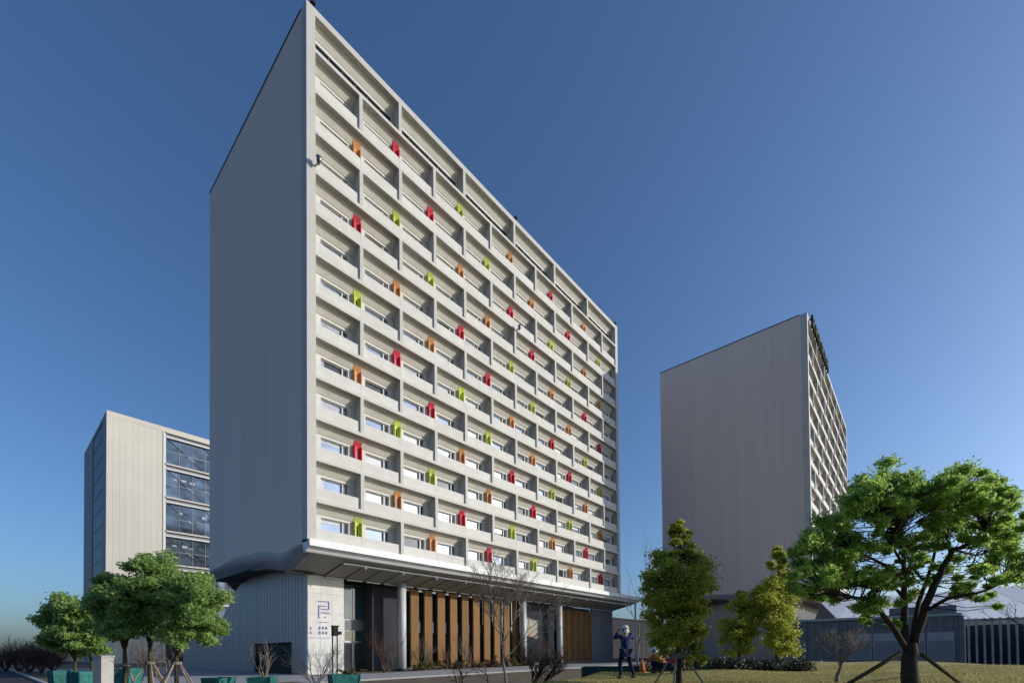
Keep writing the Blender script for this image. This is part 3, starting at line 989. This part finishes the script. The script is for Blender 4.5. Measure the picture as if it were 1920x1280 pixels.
bbase = onground(bp(1706, 1285))
rb = random.Random(21)
limbs = [
    ([bp(1700, 1215), bp(1678, 1180, -.2), bp(1652, 1148, -.4), bp(1636, 1126, -.6), bp(1600, 1120, -.8), bp(1560, 1112, -.9)], 0.073, 0.020),
    ([bp(1652, 1148, -.4), bp(1640, 1118, -.1), bp(1630, 1095, .2)], 0.034, 0.015),
    ([bp(1700, 1215), bp(1695, 1150, .1), bp(1696, 1100, .2), bp(1696, 1060, .2), bp(1688, 1020, .4), bp(1672, 985, .6)], 0.084, 0.020),
    ([bp(1696, 1120, .2), bp(1680, 1104, .6), bp(1640, 1103, 1.0), bp(1590, 1095, 1.4)], 0.045, 0.015),
    ([bp(1696, 1085, .2), bp(1664, 1062, .0), bp(1622, 1040, -.3), bp(1575, 1012, -.7)], 0.045, 0.015),
    ([bp(1712, 1215), bp(1735, 1135, -.1), bp(1762, 1075, -.2), bp(1786, 1030, -.3), bp(1830, 1012, -.5), bp(1852, 985, -.7)], 0.095, 0.025),
    ([bp(1733, 1145, -.1), bp(1775, 1122, -.5), bp(1830, 1112, -.9), bp(1885, 1090, -1.1)], 0.050, 0.015),
    ([bp(1760, 1080, -.2), bp(1728, 1085, .5), bp(1706, 1058, .9), bp(1690, 1000, 1.3)], 0.039, 0.015),
    ([bp(1782, 1036, -.3), bp(1776, 1000, .2), bp(1782, 950, .5)], 0.039, 0.015),
    ([bp(1710, 1205, .1), bp(1724, 1130, .5), bp(1742, 1075, .9), bp(1760, 1010, 1.3), bp(1800, 970, 1.6)], 0.062, 0.015),
    ([bp(1696, 1060, .2), bp(1676, 1030, -.4), bp(1650, 985, -.9), bp(1640, 945, -1.1)], 0.034, 0.013),
    ([bp(1786, 1030, -.3), bp(1830, 1040, .4), bp(1870, 1030, .8)], 0.034, 0.013),
]
shape = [(1495, 1055, 26), (1515, 1030, 30), (1520, 1075, 30), (1545, 1010, 32), (1560, 1050, 30), (1575, 985, 34), (1545, 1095, 26), (1585, 1100, 22), (1508, 1100, 20),
         (1600, 1010, 28), (1610, 955, 36), (1640, 915, 36), (1618, 925, 30), (1670, 905, 34), (1700, 920, 30), (1655, 950, 34), (1690, 955, 30), (1725, 935, 30),
         (1750, 950, 34), (1770, 915, 32), (1795, 895, 32), (1785, 940, 36), (1825, 915, 32), (1860, 915, 30), (1885, 935, 28), (1840, 950, 34), (1880, 970, 32),
         (1900, 1000, 28), (1905, 1045, 24), (1880, 1035, 24), (1855, 1075, 24), (1820, 1070, 18), (1715, 1015, 24), (1660, 1080, 24), (1630, 1060, 20), (1600, 1055, 22),
         (1805, 1010, 22), (1740, 985, 24), (1636, 1150, 14), (1625, 1120, 12), (1800, 1100, 16), (1845, 1110, 14), (1910, 1075, 20), (1690, 1050, 16), (1720, 1045, 14), (1580, 1030, 24),
         (1490, 1080, 18), (1540, 1120, 18), (1915, 960, 20), (1865, 1000, 22)]
clumps = []
for (x, y, rp) in shape:
    edge = rp / BD
    for q in range(9 if rp >= 28 else 5):
        r_ = rp * BD / F_PX * rb.uniform(0.28, 0.68)
        c = bp(x + rb.gauss(0, 15), y + rb.gauss(0, 12), rb.uniform(-1.8, 1.8))
        clumps.append((c, (r_ * 1.1, r_ * 1.1, r_ * 0.8)))
for L, ra_, rb2 in limbs:
    for k in range(2, len(L)):
        for q in range(2):
            c = L[k].lerp(L[k - 1], rb.random()) + Vector((rb.gauss(0, .28), rb.gauss(0, .28), rb.gauss(.12, .22)))
            r_ = rb.uniform(.10, .24)
            clumps.append((c, (r_ * 1.2, r_ * 1.2, r_ * .8)))
crown_tree('spreading_tree', bbase, 'large spreading bright green tree with dark forked trunk on the right lawn', clumps, 'leaf_big', 'bark', 370, 0.043, 7,
           [bbase - Vector((0, 0, 0.1)), bp(1706, 1250), bp(1706, 1205)], (0.19, 0.13), limbs, lim_r=0.012, shell=.1)
for (x0, y0, x1, y1, d0) in ((1690, 1222, 1580, 1284, -.9), (1728, 1222, 1800, 1284, -.6)):
    pass
sk = thing('tree_prop', 'pair of slanting dark poles propping the large spreading tree', 'tree support', bbase)
for (a, b) in ((bp(1690, 1222, -.1), onground(bp(1575, 1284, .4))), (bp(1728, 1226, -.1), onground(bp(1805, 1284, .3))), (bp(1706, 1222, .2), onground(bp(1720, 1262, 2.4)))):
    pole('pole', a - bbase, b - bbase - Vector((0, 0, .05)), 0.045, 'bark_moss', sk, 8)

# --- round-crowned trees on the left
rl = random.Random(8)


def round_tree(x, D, ytop, ybot, xl, xr, label, seed, n=300, size=0.085, grp='staked round-crowned trees'):
    base = onground(at(x, 1300, D))
    rr = random.Random(seed)
    cx, cyy = (xl + xr) / 2, (ytop + ybot) / 2
    hx, hy = (xr - xl) / 2, (ybot - ytop) / 2
    cl = []
    for k in range(92):
        a = rr.uniform(0, 2 * math.pi)
        ph = math.acos(rr.uniform(-0.85, 1))
        s = rr.uniform(0.35, 1.0)
        ex, ey, ez = math.sin(ph) * math.cos(a) * s, math.cos(ph) * s, math.sin(ph) * math.sin(a) * s
        rad_ = rr.uniform(0.10, 0.24) * hx
        c = at(cx + ex * hx * 0.9, cyy - ey * hy * 0.9 + 4, D + ez * hx * D / F_PX)
        r_ = rad_ * D / F_PX
        cl.append((c, (r_ * 1.2, r_ * 1.2, r_ * rr.uniform(.6, 1.0))))
    top = at(cx, cyy + hy * 0.2, D)
    fork = at(x, ybot + 4, D)
    limbs = []
    for k in range(6):
        a = k * 1.05 + rr.random()
        limbs.append(([fork, fork.lerp(at(cx + math.cos(a) * hx * .4, cyy, D + math.sin(a) * hx * .4 * D / F_PX), .6), at(cx + math.cos(a) * hx * .6, cyy - hy * .3 + rr.gauss(0, 8), D + math.sin(a) * hx * .6 * D / F_PX)], .05, .02))
    crown_tree('round_tree', base, label, cl, 'leaf_left', 'bark_moss', n, size, seed, [base - Vector((0, 0, .1)), base.lerp(fork, .5), fork], (0.085, 0.07), limbs, group=grp, lim_r=.015)
    return base


b1 = round_tree(234, 20, 1046, 1216, 156, 300, 'round green tree, left of the three front trees at the left', 31)
b2 = round_tree(281, 20.6, 1022, 1212, 200, 362, 'tallest round green tree, middle of the three front trees at the left', 32)
b3 = round_tree(331, 19.6, 1054, 1222, 270, 438, 'round green tree reaching right over the dark curved wall', 33)
b4 = round_tree(141, 27, 1104, 1234, 62, 190, 'small round green tree, leftmost of the left group', 34, 270, .11)
b5 = round_tree(172, 27.5, 1118, 1234, 122, 226, 'small round green tree partly behind the front left trees', 35, 250, .11)
stakes(b1, 1.55, 1.0, 'timber tripod round the trunk of the left front round tree', 3, rot=0.9)
stakes(b2, 1.6, 1.1, 'timber tripod round the trunk of the tallest round tree', 3, rot=0.5)
stakes(b3, 1.6, 1.15, 'timber tripod round the trunk of the tree nearest the dark wall', 4, rot=0.7)


# --- cypress-like trees
def cypress(x, D, rows, ybase, label, seed, n=300, size=0.05, ground=None):
    base = onground(at(x, ybase, D))
    rr = random.Random(seed)
    cl = []
    limbs = []
    for (y, xl, xr) in rows:
        hx = (xr - xl) / 2 * 0.97
        cx = (xl + xr) / 2
        nq = max(6, int(hx / 3.6))
        for k in range(nq):
            a = rr.uniform(0, 2 * math.pi)
            s = rr.uniform(0.25, 0.95) ** 0.7
            c = at(cx + math.cos(a) * s * hx, y + rr.gauss(0, 9) * 1280 / 1280 * (1 if D < 15 else .6) + s * 4, D + math.sin(a) * s * hx * D / F_PX)
            r_ = min(26, max(7, hx * (rr.uniform(0.16, 0.36) if D < 15 else rr.uniform(0.26, 0.48)))) * D / F_PX
            cl.append((c, (r_ * 1.15, r_ * 1.15, r_ * rr.uniform(.5, 1.0))))
    trunk = [base - Vector((0, 0, .1)), at(x, (ybase + rows[0][0]) / 2, D), at(rows[0][1] * .5 + rows[0][2] * .5, rows[0][0] + 4, D)]
    crown_tree('cypress_tree', base, label, cl, 'leaf_con', 'bark', n, size, seed, trunk, (0.075, 0.02), None, 'tree', 'feathery olive-green trees', shell=.3, up=.1, lim_r=.012)
    return base


c1 = cypress(1272, 11.5, [(985, 1262, 1290), (1005, 1255, 1300), (1030, 1232, 1312), (1050, 1215, 1330), (1072, 1205, 1345), (1095, 1202, 1345), (1118, 1202, 1340), (1142, 1205, 1322), (1165, 1206, 1335), (1188, 1208, 1338), (1208, 1215, 1320), (1226, 1270, 1328)], 1284,
             'tall feathery olive tree with yellow tips, nearest of the three conical trees', 41, 220, .042)
c2 = cypress(1386, 25, [(1110, 1380, 1396), (1128, 1362, 1410), (1145, 1350, 1425), (1162, 1345, 1428), (1180, 1348, 1420), (1198, 1350, 1415), (1215, 1355, 1415)], 1246,
             'smallest conical olive tree, in the middle behind the hedge', 42, 260, .07)
c3 = cypress(1456, 25, [(1035, 1452, 1470), (1055, 1440, 1478), (1078, 1425, 1485), (1100, 1412, 1495), (1122, 1408, 1500), (1145, 1415, 1502), (1168, 1420, 1495), (1190, 1425, 1500), (1208, 1430, 1500)], 1246,
             'conical olive tree with orange tips, beside the big spreading tree', 43, 260, .07)
stakes(c1, 0.75, 0.62, 'timber tripod round the trunk of the nearest conical tree', 4, rot=0.2, r=.025)

# --- bare trees and shrubs
bare_tree('bare_tree', onground(at(950, 1296, 22)), 6.2, .085, 'tall bare multi-branched tree in front of the timber blades', 51, 'twig', 1, .5, 5, group='leafless trees', fork=.42, kids=4, up=.45)
bare_tree('bare_tree', onground(at(1004, 1290, 20)), 2.7, .07, 'low dark bare tree forking in a V beside the pavement', 52, 'bark', 3, .5, 4, group='leafless trees', kids=4)
bare_tree('bare_shrub', onground(at(862, 1290, 25)), 1.9, .04, 'small low bare shrub left of the tall bare tree', 53, 'bark', 3, .9, 3, 'bare shrub', group='leafless shrubs')
bare_tree('bare_shrub', onground(at(915, 1290, 24)), 2.1, .04, 'small bare shrub just left of the tall bare tree\'s trunk', 54, 'bark', 1, .6, 3, 'bare shrub', group='leafless shrubs')
bare_tree('bare_tree', Vector(at(1198, 1240, 30)) * 1.0, 8.2, .06, 'thin tall bare sapling rising beside the canopy end', 55, 'twig', 1, .25, 3, group='leafless trees', up=.6).location.z = hz(*at(1198, 1240, 30)[:2])
bare_tree('bare_tree', onground(at(1570, 1284, 12.5)), 1.6, .06, 'short thick-trunked bare tree on the lawn left of the spreading tree', 56, 'twig', 1, .8, 4, group='leafless trees', fork=.5, kids=4)
bare_tree('bare_tree', onground(at(1975, 1284, 14)), 2.9, .06, 'bare branches reaching in from the right edge', 57, 'bark', 1, .8, 4, group='leafless trees', lean=(-.3, .3))
bare_tree('bare_shrub', onground(at(720, 1262, 44)), 4.2, .07, 'dark russet bare bush left of the first white column', 58, 'twig_red', 5, .35, 3, 'bare shrub', group='leafless shrubs')
bare_tree('bare_shrub', onground(at(592, 1290, 23)), 3.0, .04, 'straw coloured bare shrub before the pale stone wall', 59, 'twig', 4, .35, 3, 'bare shrub', group='leafless shrubs')
for k, (x, D, h_) in enumerate([(795, 50, 3.6), (838, 52, 3.2), (880, 53, 4.0), (1015, 58, 4.0)]):
    bare_tree('bare_shrub', onground(at(x, 1255, D)), h_, .06, ['bare bush before the leftmost timber blades', 'bare bush before the fourth timber blade', 'bare bush before the middle timber blades', 'tall bare bush before the dark glazing between columns'][k], 60 + k, 'twig_red' if k % 2 else 'twig', 4, .35, 3, 'bare shrub', group='leafless shrubs')
for k, (x, D, h_) in enumerate([(12, 60, 3.2), (34, 58, 4.0), (55, 55, 4.4), (78, 52, 4.0), (100, 56, 3.2)]):
    bare_tree('bare_shrub', onground(at(x, 1250, D)), h_, .09, ['leftmost distant bush by the road', 'second distant bush from the left edge', 'reddish distant bush, third from the left edge', 'distant bush just left of the small round tree', 'distant bush behind the small round trees'][k], 70 + k, 'twig_red', 7, .6, 3, 'bare shrub', group='distant roadside bushes', kids=5)
for k, x in enumerate((262, 305)):
    bare_tree('bare_shrub', onground(at(x, 1290, 30)), 3.4, .05, ['bare shrub behind the left front tree trunks', 'bare shrub behind the trunks nearest the dark wall'][k], 80 + k, 'twig', 5, .4, 3, 'bare shrub', group='leafless shrubs')


def leafy(name, base, r3, n, size, m, label, seed, cat='shrub', group=None, k=8):
    rng = np.random.default_rng(seed)
    C_ = rng.normal(size=(k, 3)) * np.array(r3) * 0.45 + np.array([0, 0, r3[2] * 0.8])
    C_[:, 2] = np.abs(C_[:, 2])
    Rv = np.array([[x_ * 0.5 for x_ in r3]] * k)
    Q = leaf_quads(C_, Rv, n, size, rng, .2)
    Q[..., 2] = np.maximum(Q[..., 2], -0.05)
    t = thing(name, label, cat, base, group)
    obj('foliage', fastmesh('foliage', Q, 4, m), t)
    V, Fc = [], []
    rr = random.Random(seed)
    for c in C_:
        tube(V, Fc, [(rr.gauss(0, .05), rr.gauss(0, .05), -.05), tuple(c)], [.02, .008], 4)
    obj('stems', newmesh('stems', V, Fc, 'twig_red', True), t)
    return t


# planting at the foot of the timber blades
bed = struct(part('planting_bed', [(12.9, 50, 2.62, 4.88, -0.2, 0.05)], 'soil'))
BEDP = ['next to the first white column base'] + ['before the gap right of the ' + w_ + ' timber blade' for w_ in ('first', 'second', 'third', 'fourth', 'fifth', 'sixth', 'seventh', 'eighth', 'ninth')] + ['before the last timber blade', 'beside the second white column', 'just right of the second white column']
for k in range(13):
    u = 13.6 + k * 1.55
    m = ['leaf_shrub', 'leaf_russet', 'leaf_shrub', 'leaf_russet'][k % 4] if k > 3 else 'leaf_shrub'
    leafy('bed_shrub', (u, 3.5, 0.05), (.85, .6, .42 + .12 * (k % 3)), 90, .09, m, ['low yellow-green shrub', 'low russet shrub'][m == 'leaf_russet'] + ' ' + BEDP[k], 100 + k, group='low shrubs at the timber blades')
# hedge behind the lawn
p0, p1 = at(1300, 1255, 17.6), at(1515, 1255, 19)
rng = np.random.default_rng(77)
nh = 34
C_ = []
for k in range(nh):
    t_ = k / (nh - 1)
    q = p0.lerp(p1, t_)
    C_.append((q.x + rng.normal() * .08, q.y + rng.normal() * .08, hz(q.x, q.y) + .22))
hb = Vector((C_[0][0], C_[0][1], hz(C_[0][0], C_[0][1])))
C_ = np.array(C_) - np.array(hb)
hd = thing('hedge', 'low dark clipped hedge along the back of the lawn under the conical trees', 'hedge', hb)
obj('foliage', fastmesh('foliage', leaf_quads(C_, np.array([[.34, .34, .27]] * nh), 420, .045, rng, .4), 4, 'hedge'), hd)
V, Fc = [], []
for c in C_:
    tube(V, Fc, [(c[0], c[1], c[2] - .3), tuple(c)], [.015, .01], 4)
obj('stems', newmesh('stems', V, Fc, 'bark', True), hd)


# ------------------------------------------------------------------ planters, pillar, trough, lamp
def planter(pos, wd, ht, rot, label, group='teal box planters'):
    t = thing('planter', label, 'planter', pos, group)
    t.rotation_euler = (0, 0, rot)
    a, b = wd / 2 * 0.84, wd / 2
    th = 0.05
    V = [(-a, -a, 0), (a, -a, 0), (a, a, 0), (-a, a, 0), (-b, -b, ht), (b, -b, ht), (b, b, ht), (-b, b, ht),
         (-b + th, -b + th, ht), (b - th, -b + th, ht), (b - th, b - th, ht), (-b + th, b - th, ht), (-b + th, -b + th, ht - .12), (b - th, -b + th, ht - .12), (b - th, b - th, ht - .12), (-b + th, b - th, ht - .12)]
    Fc = [(0, 3, 2, 1), (0, 1, 5, 4), (1, 2, 6, 5), (2, 3, 7, 6), (3, 0, 4, 7), (4, 5, 9, 8), (5, 6, 10, 9), (6, 7, 11, 10), (7, 4, 8, 11),
          (8, 9, 13, 12), (9, 10, 14, 13), (10, 11, 15, 14), (11, 8, 12, 15)]
    obj('tub', newmesh('tub', V, Fc, 'teal'), t)
    for i in range(4):
        sgn = [(-1, -1), (1, -1), (1, 1), (-1, 1)][i]
        V2, F2 = [], []
        tube(V2, F2, [(sgn[0] * a, sgn[1] * a, 0), (sgn[0] * b, sgn[1] * b, ht + .01)], [.035, .035], 4)
        obj('corner_post', newmesh('corner_post', V2, F2, 'teal'), t)
    part('soil', [(-b + th + .002, b - th - .002, -b + th + .002, b - th - .002, ht - .2, ht - .1)], 'soil', t)
    return t


def planter_at(x, ytop, D, wd, ht, rot, label):
    p = at(x, ytop, D)
    return planter(Vector((p.x, p.y, p.z - ht)) if False else Vector((p.x, p.y, 0.0)), wd, p.z, rot, label)


planter_at(645, 1263, 20.5, 1.15, 1, 1.25, 'teal box planter in front of the entrance')
planter_at(492, 1268, 20.5, .95, 1, .9, 'teal box planter holding a bare V-shaped tree before the dark wall')
planter_at(410, 1269, 20.5, .9, 1, .5, 'teal box planter just right of the staked trees')
planter_at(113, 1256, 27, .85, 1, .2, 'teal box planter farthest left')
planter_at(153, 1258, 26, .8, 1, .5, 'teal box planter beside the grey pillar')
planter_at(235, 1252, 25, 1.1, 1, .8, 'teal box planter behind the left front tree trunk')
bp_ = at(496, 1268, 20.5)
bare_tree('bare_tree', Vector((bp_.x, bp_.y, bp_.z - .12)), 2.3, .035, 'bare V-shaped small tree in a teal planter before the dark wall', 90, 'twig', 5, .45, 2, group='leafless trees')
leafy('planter_shrub', tuple(at(660, 1262, 20.5)), (.35, .35, .14), 60, .05, 'leaf_shrub', 'dry yellow-green plant in the planter before the entrance', 140)

pp = at(194, 1228, 18)
pl = thing('pillar', 'grey concrete pillar among the left trees', 'pillar', (pp.x, pp.y, 0))
pl.rotation_euler = (0, 0, .75)
part('shaft', [(-.29, .29, -.16, .16, 0, pp.z - .1)], 'kerb', pl)
part('cap', [(-.31, .31, -.18, .18, pp.z - .095, pp.z)], 'kerb', pl)
part('base', [(-.34, .34, -.2, .2, -.1, .12)], 'paving', pl)

tp0, tp1 = at(1094, 1257, 17.6), at(1330, 1255, 17.4)
tr_ = thing('trough', 'long low dark teal trough along the back edge of the lawn', 'trough', (tp0.x, tp0.y, hz(tp0.x, tp0.y)))
dv_ = tp1 - tp0
ang = math.atan2(dv_.y, dv_.x)
tr_.rotation_euler = (0, 0, ang)
L_ = math.hypot(dv_.x, dv_.y)
zt_ = 1.30 - hz(tp0.x, tp0.y)
nb_ = 5
for k in range(nb_):
    part('board', [(k * L_ / nb_, (k + 1) * L_ / nb_ - .015, -.04, .0, -.6, zt_)], 'teal_dark', tr_)
    part('rear_board', [(k * L_ / nb_, (k + 1) * L_ / nb_ - .015, .36, .4, -.6, zt_)], 'teal_dark', tr_)
part('rim', [(0, L_, -.06, -.0, zt_ + .002, zt_ + .035)], 'teal_dark', tr_)
part('end_board', [(-.04, -.002, -.04, .4, -.6, zt_)], 'teal_dark', tr_)
part('fill', [(0.002, L_ - .02, .002, .358, -.4, zt_ - .06)], 'soil', tr_)

lp = at(628, 1262, 26)
lt = thing('post_lamp', 'black floodlight head on two thin posts before the pale stone wall', 'lamp', (lp.x, lp.y, 0))
hd_ = at(628, 1188, 26).z
for s in (-1, 1):
    e = RGT * (s * .13)
    pole('post', (e.x, e.y, 0), (e.x, e.y, hd_), .035, 'black', lt, 8)
part('head', [(-.14, .14, -.12, .12, hd_ - .1, hd_ + .42)], 'black', lt)
part('visor', [(-.17, .2, -.15, .15, hd_ + .422, hd_ + .48)], 'black', lt)
part('spot', [(.2, .36, -.1, .1, hd_ - .02, hd_ + .16)], 'black', lt)
part('base', [(-.3, .3, -.3, .3, 0, .06)], 'metal', lt)


# ------------------------------------------------------------------ people
def skin_mesh(name, joints, edges, m, parent, sub=2, root=0):
    me = bpy.data.meshes.new(name)
    me.from_pydata([tuple(j[0]) for j in joints], edges, [])
    me.materials.append(M[m])
    o = obj(name, me, parent)
    md = o.modifiers.new('skin', 'SKIN')
    md.use_smooth_shade = True
    if not me.skin_vertices:
        bpy.context.view_layer.update()
    for i, j in enumerate(joints):
        sv = me.skin_vertices[0].data[i]
        r_ = j[1]
        sv.radius = (r_, r_) if not hasattr(r_, '__len__') else r_
        sv.use_root = (i == root)
    ss = o.modifiers.new('sub', 'SUBSURF')
    ss.levels = ss.render_levels = sub
    return o


def ell(name, c, r3, m, parent, seg=14, rings=9):
    V, Fc = [], []
    for i in range(rings + 1):
        th = math.pi * i / rings
        for k in range(seg):
            a = 2 * math.pi * k / seg
            V.append((c[0] + r3[0] * math.sin(th) * math.cos(a), c[1] + r3[1] * math.sin(th) * math.sin(a), c[2] + r3[2] * math.cos(th)))
    for i in range(rings):
        for k in range(seg):
            k2 = (k + 1) % seg
            Fc.append((i * seg + k, i * seg + k2, (i + 1) * seg + k2, (i + 1) * seg + k))
    return obj(name, newmesh(name, V, Fc, m, True), parent)


def person(label, base, rot, P, top, legs, hatm, hat=True, coat=0.0, group=None):
    """P: joint positions in the person's own frame (x right, y forward, z up)"""
    t = thing('person', label, 'person', base, group)
    t.rotation_euler = (0, 0, rot)
    J = {k: Vector(v) for k, v in P.items()}
    names = ['pelvis', 'chest', 'neck', 'head', 'crown', 'shL', 'elL', 'wrL', 'shR', 'elR', 'wrR', 'hipL', 'knL', 'anL', 'toL', 'hipR', 'knR', 'anR', 'toR']
    rr = dict(pelvis=(.13, .10), chest=(.15, .10), neck=.05, head=.075, crown=.07, shL=.055, elL=.042, wrL=.028, shR=.055, elR=.042, wrR=.028, hipL=.085, knL=.055, anL=.038, toL=.035, hipR=.085, knR=.055, anR=.038, toR=.035)
    ed = [('pelvis', 'chest'), ('chest', 'neck'), ('neck', 'head'), ('head', 'crown'), ('chest', 'shL'), ('shL', 'elL'), ('elL', 'wrL'), ('chest', 'shR'), ('shR', 'elR'), ('elR', 'wrR'),
          ('pelvis', 'hipL'), ('hipL', 'knL'), ('knL', 'anL'), ('anL', 'toL'), ('pelvis', 'hipR'), ('hipR', 'knR'), ('knR', 'anR'), ('anR', 'toR')]
    ids = {n_: i for i, n_ in enumerate(names)}
    jl = [(J[n_], rr[n_]) for n_ in names]
    el = [(ids[a], ids[b]) for a, b in ed]
    # hands: palm and five fingers, grown with the body
    for s in ('L', 'R'):
        w_, e_ = J['wr' + s], J['el' + s]
        d = (w_ - e_).normalized()
        side = d.cross(Vector((0, 1, 0.2))).normalized()
        pi = len(jl)
        jl.append((w_ + d * .07, .03))
        el.append((ids['wr' + s], pi))
        for f_, (off, ln) in enumerate([(-.030, .075), (-.010, .085), (.010, .08), (.028, .062)]):
            a = len(jl)
            jl.append((w_ + d * .10 + side * off, .009))
            jl.append((w_ + d * (.10 + ln * .5) + side * off * 1.2, .008))
            jl.append((w_ + d * (.10 + ln * .85) + side * off * 1.1 - Vector((0, .02, .01)), .007))
            el += [(pi, a), (a, a + 1), (a + 1, a + 2)]
        a = len(jl)
        jl.append((w_ + d * .04 + side * -.045, .010))
        jl.append((w_ + d * .075 + side * -.065, .008))
        el += [(pi, a), (a, a + 1)]
    skin_mesh('body', jl, el, 'skin', t)
    fat = lambda n_, k: (J[n_], tuple(x * k + .012 for x in rr[n_]) if hasattr(rr[n_], '__len__') else rr[n_] * k + .012)
    nn = ['pelvis', 'chest', 'shL', 'elL', 'wrL', 'shR', 'elR', 'wrR', 'neck']
    jj = [fat(n_, 1.12) for n_ in nn]
    jj[-1] = (J['chest'].lerp(J['neck'], .75), .075)
    ee = [(0, 1), (1, 2), (2, 3), (3, 4), (1, 5), (5, 6), (6, 7), (1, 8)]
    if coat:
        V_, F_ = [], []
        pz = J['pelvis'].z
        prof_ = [(.13, .09, pz + .12), (.165, .125, pz), (.185, .145, pz - coat * .6), (.20, .155, pz - coat)]
        for (ra_, rb3, z_) in prof_:
            for k_ in range(16):
                a_ = 2 * math.pi * k_ / 16
                V_.append((ra_ * math.cos(a_) * (1 + .03 * math.sin(5 * a_)), rb3 * math.sin(a_), z_))
        for i_ in range(3):
            for k_ in range(16):
                F_.append((i_ * 16 + k_, i_ * 16 + (k_ + 1) % 16, i_ * 16 + 16 + (k_ + 1) % 16, i_ * 16 + 16 + k_))
        obj('coat_skirt', newmesh('coat_skirt', V_, F_, top, True), t)
    if False:
        jj[0] = (J['pelvis'] + Vector((0, 0, .05)), (.17, .13))
        jj.append((J['pelvis'] + Vector((0, 0, -coat)), (.185, .145)))
        ee.append((0, len(jj) - 1))
    skin_mesh('jacket', jj, ee, top, t)
    nn = ['pelvis', 'hipL', 'knL', 'anL', 'hipR', 'knR', 'anR']
    skin_mesh('trousers', [fat(n_, 1.1) for n_ in nn], [(0, 1), (1, 2), (2, 3), (0, 4), (4, 5), (5, 6)], legs, t)
    for s in ('L', 'R'):
        c = J['an' + s].lerp(J['to' + s], .55)
        ell('shoe', (c.x, c.y, max(c.z - .02, .045)), (.048, .13, .05), 'black', t)
    h = J['head'].lerp(J['crown'], .5)
    # face: nose, eyes, mouth, ears
    fd = Vector((0, 1, 0))
    ell('nose', tuple(h + fd * .092 + Vector((0, 0, -.02))), (.014, .02, .022), 'skin', t, 8, 6)
    for s in (-1, 1):
        ell('eye', tuple(h + fd * .078 + Vector((.03 * s, 0, .012))), (.012, .008, .008), 'black', t, 8, 6)
        ell('ear', tuple(h + Vector((.085 * s, 0, -.01))), (.012, .022, .034), 'skin', t, 8, 6)
    ell('mouth', tuple(h + fd * .08 + Vector((0, 0, -.06))), (.022, .008, .007), 'red_cloth', t, 8, 6)
    ell('hair', tuple(h + Vector((0, -.025, .03))), (.092, .095, .10), 'hair', t)
    if hat:
        c = h + Vector((0, -.005, .07))
        ht_ = ell('hat', tuple(c), (.102, .112, .08), hatm, t)
        ell('brim', tuple(c + Vector((0, .02, -.03))), (.15, .16, .014), hatm, ht_)
        ell('neck_flap', tuple(h + Vector((0, -.09, -.05))), (.085, .035, .10), hatm, ht_)
    return t


STAND = dict(pelvis=(0, 0, .93), chest=(0, .02, 1.25), neck=(0, .02, 1.43), head=(0, .03, 1.53), crown=(0, .03, 1.64),
             shL=(-.19, .02, 1.38), elL=(-.36, .12, 1.30), wrL=(-.20, .16, 1.50), shR=(.19, .02, 1.38), elR=(.37, .12, 1.29), wrR=(.22, .16, 1.50),
             hipL=(-.1, 0, .88), knL=(-.17, .08, .48), anL=(-.22, -.06, .08), toL=(-.24, .10, .03), hipR=(.1, 0, .88), knR=(.18, .06, .48), anR=(.27, -.04, .08), toR=(.30, .12, .03))
faceview = math.atan2(RGT.y, RGT.x)            # x axis of the figure along the picture's right
q = onground(at(1174, 1267, 15.1))
person('person in navy long top and white hat, elbows out, walking on the lawn', tuple(q), faceview + 0.25, STAND, 'navy', 'navy_dark', 'white_cloth', True, .22)
SQ = dict(pelvis=(0, -.12, .30), chest=(0, .10, .56), neck=(0, .20, .70), head=(0, .26, .77), crown=(0, .30, .87),
          shL=(-.19, .16, .66), elL=(-.24, .36, .46), wrL=(-.14, .52, .28), shR=(.19, .16, .66), elR=(.24, .36, .46), wrR=(.14, .52, .26),
          hipL=(-.12, -.08, .28), knL=(-.2, .28, .42), anL=(-.18, .08, .08), toL=(-.2, .25, .03), hipR=(.12, -.08, .28), knR=(.2, .28, .42), anR=(.18, .08, .08), toR=(.2, .25, .03))
q = onground(at(1240, 1262, 16.6))
person('crouching person in orange vest and pale hat behind the nearest conical tree', tuple(q), faceview + .6, SQ, 'orange_cloth', 'navy_dark', 'white_cloth')
q = onground(at(1263, 1262, 16.0))
person('crouching person in red top beside the trunk of the nearest conical tree', tuple(q), faceview - 1.2, SQ, 'red_cloth', 'navy_dark', 'white_cloth', False)
# orange barrel by the trough
q = onground(at(1204, 1256, 17.3))
cb = thing('orange_cone', 'orange traffic cone standing by the trough behind the walking person', 'traffic cone', tuple(q))
V, Fc = [], []
tube(V, Fc, [(0, 0, .04), (0, 0, .22), (0, 0, .5)], [.14, .09, .03], 14)
obj('cone', newmesh('cone', V, Fc, 'orange_cloth', True), cb)
part('base', [(-.17, .17, -.17, .17, -.02, .04)], 'orange_cloth', cb)
